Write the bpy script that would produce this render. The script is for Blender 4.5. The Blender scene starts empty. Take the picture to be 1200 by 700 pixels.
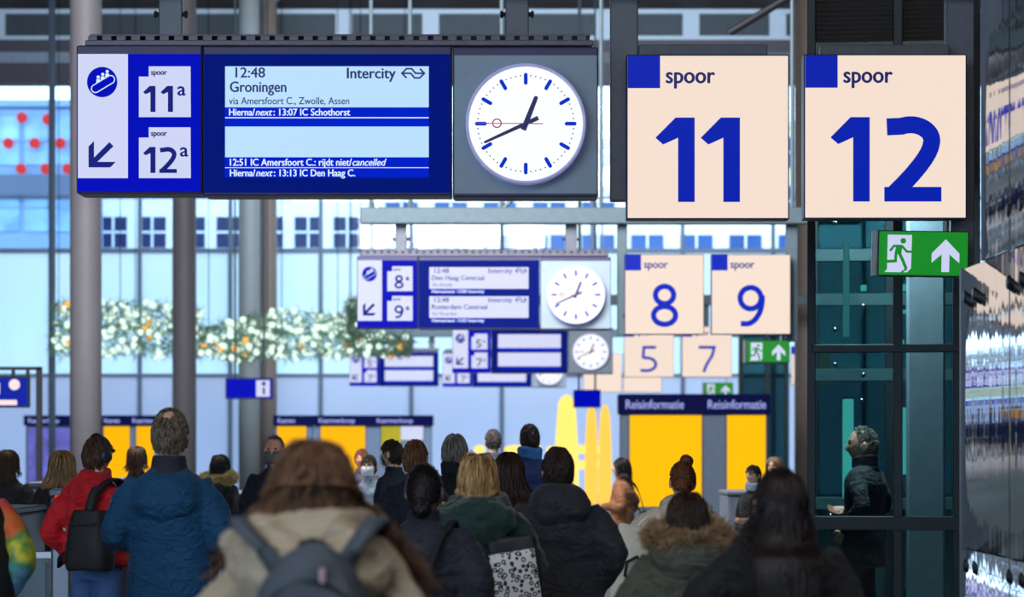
import bpy, math, random
import numpy as np
from mathutils import Vector, Matrix, noise

# ------------------------------------------------------------------ camera, world, exposure
F, CX, HY, CZ, D = 3000.0, 600.0, 522.0, 1.75, 19.0
SC = bpy.context.scene
COL = SC.collection
random.seed(7); RNG = np.random.default_rng(7)
cam = bpy.data.cameras.new('camera'); camo = bpy.data.objects.new('camera', cam); COL.objects.link(camo)
camo.location = (0, 0, CZ); camo.rotation_euler = (math.pi/2, 0, 0)
cam.sensor_width = 36; cam.lens = 36*F/1200; cam.shift_y = (HY-350)/1200
cam.clip_start = .1; cam.clip_end = 600
cam.dof.use_dof = True; cam.dof.focus_distance = 18.2; cam.dof.aperture_fstop = 2.6
SC.camera = camo
SC.view_settings.view_transform = 'Standard'; SC.view_settings.look = 'None'
SC.view_settings.gamma = 1; SC.view_settings.exposure = 0.0; SC.view_settings.use_curve_mapping = False
SC.cycles.use_denoising = True
SC.cycles.max_bounces = 8; SC.cycles.transparent_max_bounces = 16
W = bpy.data.worlds.new('sky'); SC.world = W; W.use_nodes = True
_b = W.node_tree.nodes['Background']; _b.inputs[0].default_value = (.66, .84, 1, 1); _b.inputs[1].default_value = 4.6
def area(name, loc, size, power, color, rot=(0, 0, 0)):
    l = bpy.data.lights.new(name, 'AREA'); l.shape = 'RECTANGLE'; l.size, l.size_y = size; l.energy = power; l.color = color
    o = bpy.data.objects.new(name, l); COL.objects.link(o); o.location = loc; o.rotation_euler = rot
    return o
area('hall_fill_light', (0, 4, 9), (14, 6), 500, (1, .95, .9), (math.radians(30), 0, 0))  # unseen fill light, added to brighten the backs of the crowd
area('hall_fill_light', (-4, 27, 12), (12, 8), 7000, (1, .95, .92), (math.radians(74), 0, 0))  # unseen fill light, added to brighten the columns and gantries
area('hall_fill_light', (0, 71, 15), (24, 5), 6500, (.86, .93, 1), (math.radians(75), 0, 0))  # unseen fill light, added to brighten the clerestory frames and far facade

# ------------------------------------------------------------------ helpers
def lin(c):
    return tuple((x/255/12.92 if x/255 <= .04045 else ((x/255+.055)/1.055)**2.4) for x in c)
MATS = {}
def mat(name, col, rough=.6, metal=0, emit=None, es=1.0, spec=.4, var=.12, vscale=8, bump=0, bscale=40, sheen=0, crease=0, stretch=(1, 1, 1)):
    if name in MATS: return MATS[name]
    m = bpy.data.materials.new(name); m.use_nodes = True; nt = m.node_tree; p = nt.nodes['Principled BSDF']
    c = lin(col)
    tc = nt.nodes.new('ShaderNodeTexCoord'); mp = nt.nodes.new('ShaderNodeMapping'); mp.inputs['Scale'].default_value = stretch
    nt.links.new(tc.outputs['Object'], mp.inputs[0])
    n = nt.nodes.new('ShaderNodeTexNoise'); n.inputs['Scale'].default_value = vscale; n.inputs['Detail'].default_value = 4
    nt.links.new(mp.outputs[0], n.inputs['Vector'])
    r = nt.nodes.new('ShaderNodeValToRGB'); nt.links.new(n.outputs[0], r.inputs[0])
    r.color_ramp.elements[0].position = .25; r.color_ramp.elements[1].position = .75
    r.color_ramp.elements[0].color = (*[x*(1-var) for x in c], 1); r.color_ramp.elements[1].color = (*[min(1, x*(1+var)) for x in c], 1)
    nt.links.new(r.outputs[0], p.inputs['Base Color'])
    p.inputs['Roughness'].default_value = rough; p.inputs['Metallic'].default_value = metal; p.inputs['Specular IOR Level'].default_value = spec
    if emit: p.inputs['Emission Color'].default_value = (*lin(emit), 1); p.inputs['Emission Strength'].default_value = es
    if sheen: p.inputs['Sheen Weight'].default_value = sheen; p.inputs['Sheen Roughness'].default_value = .5
    if bump:
        n2 = nt.nodes.new('ShaderNodeTexNoise'); n2.inputs['Scale'].default_value = bscale; n2.inputs['Detail'].default_value = 3
        nt.links.new(mp.outputs[0], n2.inputs['Vector'])
        b = nt.nodes.new('ShaderNodeBump'); b.inputs['Strength'].default_value = bump; b.inputs['Distance'].default_value = .01
        nt.links.new(n2.outputs[0], b.inputs['Height']); nt.links.new(b.outputs[0], p.inputs['Normal'])
        if crease:
            n3 = nt.nodes.new('ShaderNodeTexNoise'); n3.inputs['Scale'].default_value = crease; n3.inputs['Detail'].default_value = 2; n3.inputs['Distortion'].default_value = 1.6
            mp3 = nt.nodes.new('ShaderNodeMapping'); mp3.inputs['Scale'].default_value = (1, 1, 1.7); nt.links.new(tc.outputs['Object'], mp3.inputs[0]); nt.links.new(mp3.outputs[0], n3.inputs['Vector'])
            b3 = nt.nodes.new('ShaderNodeBump'); b3.inputs['Strength'].default_value = .55; b3.inputs['Distance'].default_value = .05
            nt.links.new(n3.outputs[0], b3.inputs['Height']); nt.links.new(b3.outputs[0], b.inputs['Normal'])
    MATS[name] = m
    return m
def glow(name, col, es=1.0):
    return mat(name, (12, 12, 14), .5, emit=col, es=es, spec=.05, var=0)
def glass(name, tint, gloss=.1, rough=.02, trans=1.0):
    if name in MATS: return MATS[name]
    m = bpy.data.materials.new(name); m.use_nodes = True; nt = m.node_tree
    for n in list(nt.nodes):
        if n.type != 'OUTPUT_MATERIAL': nt.nodes.remove(n)
    out = nt.nodes[0]
    t = nt.nodes.new('ShaderNodeBsdfTransparent'); t.inputs[0].default_value = (*lin(tint), 1)
    g = nt.nodes.new('ShaderNodeBsdfGlossy'); g.inputs['Roughness'].default_value = rough; g.inputs[0].default_value = (.9, .95, 1, 1)
    lw = nt.nodes.new('ShaderNodeLayerWeight'); lw.inputs[0].default_value = .25
    ml = nt.nodes.new('ShaderNodeMath'); ml.operation = 'MULTIPLY_ADD'; ml.inputs[1].default_value = .3; ml.inputs[2].default_value = gloss
    nt.links.new(lw.outputs['Fresnel'], ml.inputs[0])
    mx = nt.nodes.new('ShaderNodeMixShader'); nt.links.new(ml.outputs[0], mx.inputs[0]); nt.links.new(t.outputs[0], mx.inputs[1]); nt.links.new(g.outputs[0], mx.inputs[2])
    nt.links.new(mx.outputs[0], out.inputs[0]); MATS[name] = m
    return m
def frosted(name, col):
    if name in MATS: return MATS[name]
    m = bpy.data.materials.new(name); m.use_nodes = True; nt = m.node_tree
    for n in list(nt.nodes):
        if n.type != 'OUTPUT_MATERIAL': nt.nodes.remove(n)
    out = nt.nodes[0]; c = (*lin(col), 1)
    t = nt.nodes.new('ShaderNodeBsdfTranslucent'); t.inputs[0].default_value = c
    d = nt.nodes.new('ShaderNodeBsdfDiffuse'); d.inputs[0].default_value = c
    nz = nt.nodes.new('ShaderNodeTexNoise'); nz.inputs['Scale'].default_value = .6
    mx = nt.nodes.new('ShaderNodeMixShader'); nt.links.new(nz.outputs[0], mx.inputs[0])
    nt.links.new(t.outputs[0], mx.inputs[1]); nt.links.new(d.outputs[0], mx.inputs[2]); nt.links.new(mx.outputs[0], out.inputs[0])
    MATS[name] = m
    return m

def P(px, py, Y): return ((px-CX)*Y/F, Y, CZ+(HY-py)*Y/F)
def link(o, parent=None):
    COL.objects.link(o)
    if parent is not None: o.parent = parent
    return o
def tag(o, label=None, cat=None, group=None, kind=None):
    for k, v in (('label', label), ('category', cat), ('group', group), ('kind', kind)):
        if v: o[k] = v
    return o
def empty(name, loc=(0, 0, 0), rz=0, **kw):
    o = bpy.data.objects.new(name, None); o.empty_display_size = .1; link(o); o.location = loc; o.rotation_euler.z = rz
    return tag(o, **kw)
def copy_tree(o, parent=None):
    c = o.copy(); link(c); c.parent = parent
    for ch in list(o.children): copy_tree(ch, c)
    return c

class MB:
    def __init__(s): s.v = []; s.f = []; s.n = 0; s.mi = []; s.cur = 0
    def add(s, vs, fs):
        s.v.extend([tuple(map(float, v)) for v in vs]); b = s.n
        s.f.extend([tuple(int(i)+b for i in f) for f in fs]); s.mi.extend([s.cur]*len(fs)); s.n += len(vs); return s
    def box(s, x0, x1, y0, y1, z0, z1):
        vs = [(x, y, z) for z in (z0, z1) for y in (y0, y1) for x in (x0, x1)]
        return s.add(vs, [(0, 2, 3, 1), (4, 5, 7, 6), (0, 1, 5, 4), (2, 6, 7, 3), (0, 4, 6, 2), (1, 3, 7, 5)])
    def bbox(s, x0, x1, y0, y1, z0, z1, b=.01):           # box with chamfered edges
        rings = []
        for z, i in ((z0, b), (z0+b, 0), (z1-b, 0), (z1, b)):
            a0, a1, c0, c1 = x0+i, x1-i, y0+i, y1-i
            rings.append([(a0+b, c0, z), (a1-b, c0, z), (a1, c0+b, z), (a1, c1-b, z), (a1-b, c1, z), (a0+b, c1, z), (a0, c1-b, z), (a0, c0+b, z)])
        return s.loft(rings)
    def loft(s, rings, caps=True, closed=True):
        n = len(rings[0]); vs = [p for r in rings for p in r]; fs = []
        for i in range(len(rings)-1):
            for j in range(n if closed else n-1):
                k = (j+1) % n; fs.append((i*n+j, i*n+k, (i+1)*n+k, (i+1)*n+j))
        if caps: fs.append(tuple(range(n-1, -1, -1))); fs.append(tuple(range((len(rings)-1)*n, len(rings)*n)))
        return s.add(vs, fs)
    def prism(s, poly, y0, y1):                            # polygon (x,z) extruded along y
        n = len(poly); vs = [(x, y0, z) for x, z in poly]+[(x, y1, z) for x, z in poly]
        return s.add(vs, [tuple(range(n)), tuple(range(2*n-1, n-1, -1))]+[(i, i+n, (i+1) % n+n, (i+1) % n) for i in range(n)])
    def tube(s, pts, rad, n=8, caps=True):
        pts = [Vector(p) for p in pts]; rad = rad if hasattr(rad, '__len__') else [rad]*len(pts)
        rings = []; u = None
        for i, p in enumerate(pts):
            t = (pts[min(i+1, len(pts)-1)]-pts[max(i-1, 0)]).normalized()
            if u is None: u = t.orthogonal().normalized()
            u = (u-t*u.dot(t)); u = u.normalized() if u.length > 1e-6 else t.orthogonal().normalized(); w = t.cross(u)
            rings.append([p+(u*math.cos(2*math.pi*k/n)+w*math.sin(2*math.pi*k/n))*rad[i] for k in range(n)])
        return s.loft(rings, caps)
    def lathe(s, prof, c=(0, 0, 0), n=24, axis='z'):       # profile (r, h)
        rings = []
        for r, h in prof:
            q = []
            for k in range(n):
                a = 2*math.pi*k/n; x, y = r*math.cos(a), r*math.sin(a)
                q.append((c[0]+x, c[1]+y, c[2]+h) if axis == 'z' else (c[0]+x, c[1]+h, c[2]-y) if axis == 'y' else (c[0]+h, c[1]+x, c[2]+y))
            rings.append(q)
        return s.loft(rings)
    def sphere(s, c, r, n=12, m=8):
        r = r if hasattr(r, '__len__') else (r, r, r)
        return s.loft([[(c[0]+r[0]*math.sin(a)*math.cos(2*math.pi*k/n), c[1]+r[1]*math.sin(a)*math.sin(2*math.pi*k/n), c[2]-r[2]*math.cos(a)) for k in range(n)]
                       for a in [math.pi*(i+.02*(i == 0)-.02*(i == m))/m for i in range(m+1)]])
    def mesh(s, name, mats=None, smooth=False):
        me = bpy.data.meshes.new(name); me.from_pydata(s.v, [], s.f)
        for m in (mats if isinstance(mats, (list, tuple)) else [mats] if mats else []): me.materials.append(m)
        if any(s.mi): me.polygons.foreach_set('material_index', s.mi)
        if smooth: me.polygons.foreach_set('use_smooth', [True]*len(me.polygons))
        me.update(); return me
    def build(s, name, mats, parent=None, smooth=False, loc=None):
        o = link(bpy.data.objects.new(name, s.mesh(name, mats, smooth)), parent)
        if loc: o.location = loc
        return o

# ------------------------------------------------------------------ writing
_TX = {}
def text_geo(body, shear=0):
    k = (body, shear)
    if k in _TX: return _TX[k]
    c = bpy.data.curves.new('t', 'FONT'); c.body = body; c.shear = shear; c.resolution_u = 4
    o = bpy.data.objects.new('t', c); COL.objects.link(o)
    me = bpy.data.meshes.new_from_object(o.evaluated_get(bpy.context.evaluated_depsgraph_get()))
    v = [(p.co.x, p.co.y) for p in me.vertices]; f = [tuple(p.vertices) for p in me.polygons]
    bpy.data.objects.remove(o); bpy.data.curves.remove(c); bpy.data.meshes.remove(me)
    _TX[k] = (v, f); return v, f
CAP = max(y for x, y in text_geo('H')[0])
def text(mb, T, body, u0, u1, vb, cap, d, bold=0, shear=0):
    """Text between u0 and u1 with its baseline at vb; T maps (u,v,d) to the world."""
    v, f = text_geo(body, shear); x0 = min(p[0] for p in v); x1 = max(p[0] for p in v); kx = (u1-u0-2*bold)/(x1-x0); ky = cap/CAP
    for i, (du, dv) in enumerate([(0, 0)] if not bold else [(-bold, 0), (bold, 0), (0, bold*.6), (0, -bold*.6)]):
        mb.add([T(u0+bold+(x-x0)*kx+du, vb-y*ky+dv, d-.0002*i) for x, y in v], f)
def ribbon(mb, T, pts, w, d, closed=False):
    pts = [Vector(p) for p in pts]; n = len(pts); L = []; R = []
    for i in range(n):
        a = pts[i-1] if i > 0 or closed else pts[i]; b = pts[(i+1) % n] if i < n-1 or closed else pts[i]
        d1 = (pts[i]-a); d2 = (b-pts[i]); d1 = d1.normalized() if d1.length > 1e-9 else d2.normalized(); d2 = d2.normalized() if d2.length > 1e-9 else d1
        t = (d1+d2).normalized(); nn = Vector((-t.y, t.x)); k = w/2/max(.5, nn.dot(Vector((-d1.y, d1.x))))
        L.append(pts[i]+nn*k); R.append(pts[i]-nn*k)
    m = n if closed else n-1
    mb.add([T(p.x, p.y, d) for p in L]+[T(p.x, p.y, d) for p in R], [(i, (i+1) % n, (i+1) % n+n, i+n) for i in range(m)])
def poly(mb, T, pts, d): mb.add([T(x, y, d) for x, y in pts], [tuple(range(len(pts)))])
def disc(mb, T, u, v, r, d, n=40): poly(mb, T, [(u+r*math.cos(2*math.pi*k/n), v+r*math.sin(2*math.pi*k/n)) for k in range(n)], d)
def rect(mb, T, u0, u1, v0, v1, d, th=.003):
    a = T(u0, v0, d); b = T(u1, v1, d); mb.box(a[0], b[0], a[1], a[1]+th, b[2], a[2])
def arc(cx, cy, rx, ry, a0, a1, n=16): return [(cx+rx*math.cos(math.radians(a0+(a1-a0)*i/n)), cy+ry*math.sin(math.radians(a0+(a1-a0)*i/n))) for i in range(n+1)]
def digit(mb, T, ch, u0, v0, w, h, st, d):
    """A platform digit in the box (u0,v0,w,h), stroke st."""
    if ch == '1':
        poly(mb, T, [(u0+w, v0), (u0+w, v0+h), (u0+w-st, v0+h), (u0+w-st, v0+st*1.22), (u0+st*.46, v0+h*.245+st*.38), (u0, v0+h*.24), (u0+w-st*1.15, v0)], d)
    elif ch == '2':
        s2 = st*.5
        pts = [(u0+s2*.3, v0+h*.125)]+arc(u0+w*.46, v0+h*.285, w*.52-s2, h*.285-s2, -115, 12, 16)
        e = pts[-1]; c1 = (e[0]-w*.03, v0+h*.50); e2 = (u0+s2*1.15, v0+h-s2*.95)
        pts += [tuple(e[i]*(1-x)**2+2*c1[i]*x*(1-x)+e2[i]*x*x for i in (0, 1)) for x in (.12, .25, .4, .55, .7, .85, 1)]
        ribbon(mb, T, pts, st, d); rect(mb, T, u0, u0+w, v0+h-st*.86, v0+h, d-.0012, .0005)
    elif ch == '8':
        s2 = st*.5
        ribbon(mb, T, arc(u0+w/2, v0+h*.245, w*.43-s2, h*.245+st*.22-s2, 0, 360, 32)[:-1], st, d, True)
        ribbon(mb, T, arc(u0+w/2, v0+h*.735, w*.5-s2, h*.265+st*.12-s2, 0, 360, 32)[:-1], st, d-.0012, True)
    elif ch == '9':
        s2 = st*.5
        ribbon(mb, T, arc(u0+w*.48, v0+h*.32, w*.48-s2, h*.32-s2, 0, 360, 32)[:-1], st, d, True)
        ribbon(mb, T, arc(u0+w*.30, v0+h*.34, w*.70-s2, h*.64-s2*.6, -8, 84, 16)+[(u0+w*.12, v0+h-s2)], st, d-.0012)
    elif ch == '5':
        s2 = st*.5
        ribbon(mb, T, [(u0+w*.9, v0+s2), (u0+w*.2, v0+s2), (u0+w*.16, v0+h*.43)]+arc(u0+w*.35, v0+h*.7, w*.62-s2, h*.3-s2, -100, 95, 16)+[(u0, v0+h-s2*1.3)], st, d)
    elif ch == '7':
        s2 = st*.5
        ribbon(mb, T, [(u0, v0+s2), (u0+w-s2, v0+s2), (u0+w*.78, v0+h*.38), (u0+w*.46, v0+h*.72), (u0+w*.3, v0+h)], st, d)

# ------------------------------------------------------------------ materials of the setting
M_frame = mat('grey_painted_steel', (98, 106, 120), .45, .2, var=.08)
M_frame2 = mat('grey_green_steel', (84, 104, 116), .5, .2, var=.08)
M_house = mat('purple_grey_housing', (66, 66, 104), .45, .1, var=.08)
M_dark = mat('dark_steel', (30, 34, 42), .5, .3)
M_black = mat('black_rubber', (16, 16, 20), .6)
M_navyplastic = mat('navy_glowing_bezel', (1, 10, 64), .55, spec=.04, var=.04, emit=(0, 22, 126), es=.75)  # unlit plastic; its brightness is put in as emission
M_blue = mat('lit_blue_panel', (0, 0, 24), .5, spec=.04, emit=(0, 12, 190), es=.95, var=0)
M_blue2 = mat('screen_blue_strip', (0, 0, 20), .6, spec=.03, emit=(0, 34, 200), es=1, var=0)
M_white = mat('lit_white_panel', (60, 60, 70), .4, emit=(208, 214, 246), es=.92, var=0)
M_pale = mat('lit_display_panel', (30, 40, 50), .4, emit=(184, 222, 255), es=.98, var=0)
M_cream = mat('lit_cream_panel', (40, 36, 34), .4, spec=.15, emit=(252, 230, 214), es=.94, var=0)
M_inkblue = mat('ink_blue', (0, 8, 60), .35, spec=.1, emit=(0, 14, 130), es=.8, var=0)
M_num = mat('number_blue', (0, 12, 80), .35, spec=.15, emit=(0, 34, 185), es=.8, var=.1, vscale=30)
M_textw = mat('lit_white_writing', (60, 60, 60), .4, emit=(215, 235, 255), es=1, var=0)
M_ink = mat('dark_navy_ink', (8, 16, 90), .4, emit=(10, 18, 96), es=.8, var=0)
M_dial = mat('lit_clock_dial', (80, 80, 84), .4, emit=(250, 251, 255), es=.98, var=0)
M_clockface = mat('blue_grey_panel', (146, 166, 184), .5, var=.05)
M_mark = mat('clock_mark_blue', (0, 20, 90), .5, spec=.05, emit=(0, 60, 225), es=.7, var=0)
M_hand = mat('clock_hand_navy', (34, 40, 100), .4, emit=(20, 28, 90), es=.4, var=0)
M_red = mat('second_hand_red', (190, 40, 40), .4, emit=(180, 40, 40), es=.4, var=0)
M_green = mat('lit_green_panel', (0, 40, 6), .4, emit=(2, 132, 28), es=1, var=.0)
M_yellow = mat('lit_yellow_panel', (120, 80, 0), .5, emit=(255, 188, 0), es=.85, var=0)
M_steel = mat('brushed_steel', (150, 155, 165), .35, .8, stretch=(40, 40, 1))
M_light = mat('pale_blue_frame', (150, 172, 194), .5, var=.06)
M_column = mat('grey_column_coat', (122, 122, 132), .55, var=.06, vscale=2)
M_column2 = mat('grey_green_column', (112, 122, 128), .55, var=.06)
M_column3 = mat('brown_column', (112, 104, 100), .55, var=.06)

# ------------------------------------------------------------------ floor, ceiling, walls
m = mat('polished_stone_floor', (120, 121, 126), .5, var=.15, vscale=.7)
tag(MB().box(-42, 42, -14, 160, -.2, 0).build('floor', m), kind='structure')
m = mat('dark_roof_lining', (52, 48, 50), .8, var=.2)
tag(MB().box(-34, 34, -10, 93.5, 17.4, 17.8).build('ceiling', m), kind='structure')

m = mat('dim_grey_wall', (96, 98, 104), .8, var=.15, vscale=.4)
w_ = MB(); w_.box(-34, -29, -10.4, -10, 0, 17.4); w_.box(-5.5, 34, -10.4, -10, 0, 17.4); w_.box(-29, -5.5, -10.4, -10, 12.5, 17.4)   # unseen opening added behind the viewer to let fill daylight in
for x in (-21, -13): w_.box(x-.25, x+.25, -10.4, -10, 0, 12.5)
tag(w_.build('wall_back', m), kind='structure')
tag(MB().box(-34.4, -34, -10.4, 91.5, 0, 17.4).build('wall_left', m), kind='structure')
tag(MB().box(34, 34.4, -10.4, 91.5, 0, 17.4).build('wall_far_right', m), kind='structure')

YF = 92.0
def fx(px, Y=YF): return (px-CX)*Y/F
def fz(py, Y=YF): return CZ+(HY-py)*Y/F
M_clear = glass('clear_glass', (236, 246, 252), .03)
M_frost = frosted('pale_frosted_glass', (226, 246, 255))
M_frost2 = frosted('blue_grey_frosted_glass', (208, 220, 238))
M_mull = mat('blue_grey_mullion', (88, 112, 140), .5, var=.06)
edges = [-260, -154, -48, 60, 164, 270, 376, 482, 588, 694, 800, 906, 1012, 1118, 1224]
for i in range(len(edges)-1):
    a, b = fx(edges[i]), fx(edges[i+1]); w = empty('window_%d' % (i+1), (a, YF, 0), kind='structure'); d = b-a
    MB().bbox(-.07, .07, -.12, .12, 0, fz(100), .02).build('mullion', M_mull, w)
    t = MB()
    for py, h in ((440, .05), (294, .08), (232, .04)): t.box(.07, d-.07, -.08, .08, fz(py)-h, fz(py)+h)
    t.build('transom', M_mull, w)
    MB().box(.07, d-.07, -.012, .012, fz(440), fz(294)).build('frosted_pane', M_frost, w)
    MB().box(.07, d-.07, -.012, .012, 0, fz(440)).build('lower_pane', M_frost2, w)
    MB().box(.07, d-.07, -.01, .01, fz(294), fz(100)).build('clear_pane', M_clear, w)
tag(MB().box(-34, 34, YF-.5, YF+.4, fz(100), fz(76)).build('trim_1', mat('dark_lintel', (50, 52, 66), .6)), kind='structure')
M_louvre = mat('dark_louvre', (44, 60, 72), .6, var=.35, vscale=14, stretch=(1, 1, .05))
step = 101.5
for i in range(14):
    x0 = -230+i*step+16; a, b = fx(x0), fx(x0+step); w = empty('window_%d' % (i+20), (a, YF, 0), kind='structure'); d = b-a; z0, z1 = fz(76), fz(8)
    f = MB(); f.box(0, d, -.2, .1, fz(17), z1); f.box(0, d, -.2, .1, fz(48), fz(43)); f.box(0, .55, -.2, .1, fz(43), fz(17)); f.box(d-.04, d, -.2, .1, fz(43), fz(17))
    f.build('window_frame', M_light, w)
    l = MB()
    for k in range(22): l.box(.55+k*(d-.59)/22, .55+(k+.7)*(d-.59)/22, -.1, 0, fz(43), fz(17))
    l.box(.55, d-.04, 0, .04, fz(43), fz(17)); l.build('louvre_pane', M_louvre, w)
    MB().box(0, d, -.3, .1, fz(62), fz(48)).build('lintel_panel', mat('dark_lintel', (50, 52, 66)), w)
    MB().box(0, d, -.2, .1, fz(76), fz(62)).build('sill_panel', mat('pale_sill', (104, 122, 144)) if i < 4 else mat('grey_sill', (74, 84, 98)), w)
tag(MB().box(-34, 34, YF-.4, YF+.4, fz(8), 17.4).build('trim_2', mat('dark_roof_lining', (52, 48, 50))), kind='structure')

# ------------------------------------------------------------------ buildings across the square, seen through the facade
def building(name, px0, px1, py0, Y, wall, win, rows, cols, label, wfrac=.6, hfrac=.6, z0=0):
    x0, x1, zt = fx(px0, Y), fx(px1, Y), fz(py0, Y)
    b = empty(name, ((x0+x1)/2, Y, 0), label=label, cat='building'); h = (x1-x0)/2
    MB().bbox(-h, h, 0, 8, 0, zt, .1).build('wall', wall, b); cw = 2*h/cols; rh = (zt-z0)/rows
    p = MB(); p.bbox(-h-.1, h+.1, -.15, 8, zt, zt+.35, .05); p.build('parapet', wall, b)
    for r in range(rows):
        for c in range(cols):
            cx, cz = -h+(c+.5)*cw, z0+(r+.5)*rh
            wn = MB().box(cx-cw*wfrac/2, cx+cw*wfrac/2, -.06, .05, cz-rh*hfrac/2, cz+rh*hfrac/2).build('window', win, b)
            q = MB(); q.box(cx-.05, cx+.05, -.1, -.06, cz-rh*hfrac/2, cz+rh*hfrac/2); q.box(cx-cw*wfrac/2, cx+cw*wfrac/2, -.1, -.06, cz-.05, cz+.05); q.build('glazing_bar', wall, wn)
    return b
YB = 126
M_bwhite = mat('pale_render', (236, 240, 246), .8, var=.05); M_bcream = mat('cream_render', (255, 240, 218), .8, var=.05)
M_bwin = mat('blue_window', (58, 90, 150), .25, var=.25, vscale=.5); M_bdark = mat('navy_window', (36, 46, 86), .25, var=.3, vscale=.5)
building('office_building', 110, 430, 144, YB, M_bwhite, M_bdark, 4, 7, 'white office block with dark navy windows seen through the glass facade', .70, .42, 3.25)
building('shop_building', 442, 960, 150, YB+2, M_bcream, M_bwin, 5, 9, 'cream fronted building with pale blue windows above the middle departure boards', .66, .62, 5.4)
bl = building('glass_building', -160, 88, 126, 116, mat('grey_blue_cladding', (120, 150, 190)), mat('sky_blue_glazing', (132, 172, 216), .3, var=.35, vscale=.8), 3, 4, 'blue glazed building dotted with round red lamps', .9, .72, 8)
for k, (px, py) in enumerate([(26, 138), (56, 140), (10, 168), (41, 168), (71, 168), (25, 198), (54, 198), (80, 198), (-20, 168), (-8, 138)]):
    x, y, z = P(px, py, 115.7); MB().lathe([(.06, -.16), (.24, -.12), (.24, 0), (.05, .1)], (x-bl.location.x, y-bl.location.y, z), 14, 'y').build('red_lamp', glow('red_lamp_glow', (255, 70, 70), 1.0), bl)
MB().box(fx(-160, 116)-bl.location.x, fx(88, 116)-bl.location.x, -.4, 0, fz(230, 116), fz(206, 116)).build('fascia', mat('slate_fascia', (84, 96, 122)), bl)

# ------------------------------------------------------------------ columns
def column(px, wpx, Y, m, label, top=17.4):
    r = wpx*Y/F/2; c = empty('round_column', (fx(px, Y), Y, 0), label=label, cat='column')
    MB().lathe([(r*1.25, 0), (r*1.25, .12), (r*1.02, .16)], n=32).build('base_ring', M_steel, c, True)
    MB().lathe([(r, .15), (r, 4), (r, 8), (r, 12), (r, top-.25)], n=40).build('shaft', m, c, True)
    MB().lathe([(r, top-.25), (r*1.5, top-.05), (r*1.5, top)], n=32).build('capital', M_frame, c, True)
column(100.5, 37, 50, M_column, 'thickest grey round column, behind the man in the red jacket')
column(216, 28, 64, M_column, 'grey round column rising just behind the man in the blue jacket')
column(292, 25, 86, M_column2, 'grey-green round column in front of the glass facade, behind the blue information sign')
column(314, 21, 89, M_column3, 'brownish thin round column close beside the grey-green column')
column(945, 28, 64, M_column3, 'brown-grey column rising behind the gap between the big signs eleven and twelve')
column(61, 8, 70, M_mull, 'thin steel blue post beside the thickest grey column')

# ------------------------------------------------------------------ gantries that carry boards and signs
GZ = 5.26
def gantry(Y, x0, x1, label, rods, h=.25):
    g = empty('sign_gantry', (0, Y+.2, 0), label=label, cat='gantry')
    MB().bbox(x0, x1, -.12, .12, GZ-h/2, GZ+h/2, .015).build('beam', M_frame2, g)
    for x in rods: MB().tube([(x, 0, GZ+h/2-.02), (x, 0, 17.4)], .03 if len(rods) > 2 else .06).build('rod', M_frame2, g)
    return g
gantry(D, -7, 6, 'steel beam above the frame carrying the nearest board and signs 11 and 12', (-6.5, 5.6))
g2 = gantry(39, fx(422, 39), fx(1010, 39), 'grey steel beam carrying the board for 8 and 9', [fx(q, 39) for q in (434, 480, 588, 705, 930)])
MB().tube([(fx(590, 39), 0, GZ+.12), (fx(650, 39), 0, GZ+.9)], .035).build('brace', M_frame2, g2)
MB().tube([(fx(850, 40), 0, fz(48, 40)), (fx(940, 40), 0, fz(-6, 40))], .06).build('brace', M_dark, g2)
gantry(61.7, fx(520, 61.7), fx(960, 61.7), 'steel beam hidden behind the second board, carrying the signs 5 and 7', [fx(q, 61.7) for q in (588, 680, 930)], .25)
gantry(80, fx(402, 80), fx(960, 80), 'farthest steel beam, carrying the two small boards', [fx(q, 80) for q in (588, 706, 945)], .25)

# ------------------------------------------------------------------ departure boards
S0 = D/F
def mapper(cu, cv, px, py, Y):
    """Near-board picture coordinates (centre cu,cv) to the world, centre at (px,py) and depth Y."""
    X0, _, Z0 = P(px, py, Y)
    return lambda u, v, d: (X0+(u-cu)*S0, Y+d, Z0-(v-cv)*S0)
def to(T, org): return lambda u, v, d: tuple(a-b for a, b in zip(T(u, v, d), org))
def hanger(T, org, u0, u1, v1, parent):
    T = to(T, org); a = T(u0, v1, .1); b = T(u1, v1, .1); top = GZ-.125-org[2]
    MB().bbox(a[0], b[0], .1, .2, a[2], top, .008).build('hanger_post', M_frame, parent)
    for x, s in ((a[0], -1), (b[0], 1)):
        bo = MB(); z = T(0, 9, 0)[2]; bo.lathe([(.018, 0), (.018, s*.018), (.028, s*.018), (.028, s*.035), (.012, s*.04)], (x, .13, z), 10, 'x'); bo.build('bolt', M_dark, parent)
def depth_box(mb, T, u0, u1, v0, v1, d0, d1, b=.01):
    p, q = T(u0, v0, d0), T(u1, v1, d1); mb.bbox(p[0], q[0], p[1], q[1], q[2], p[2], b)

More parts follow.
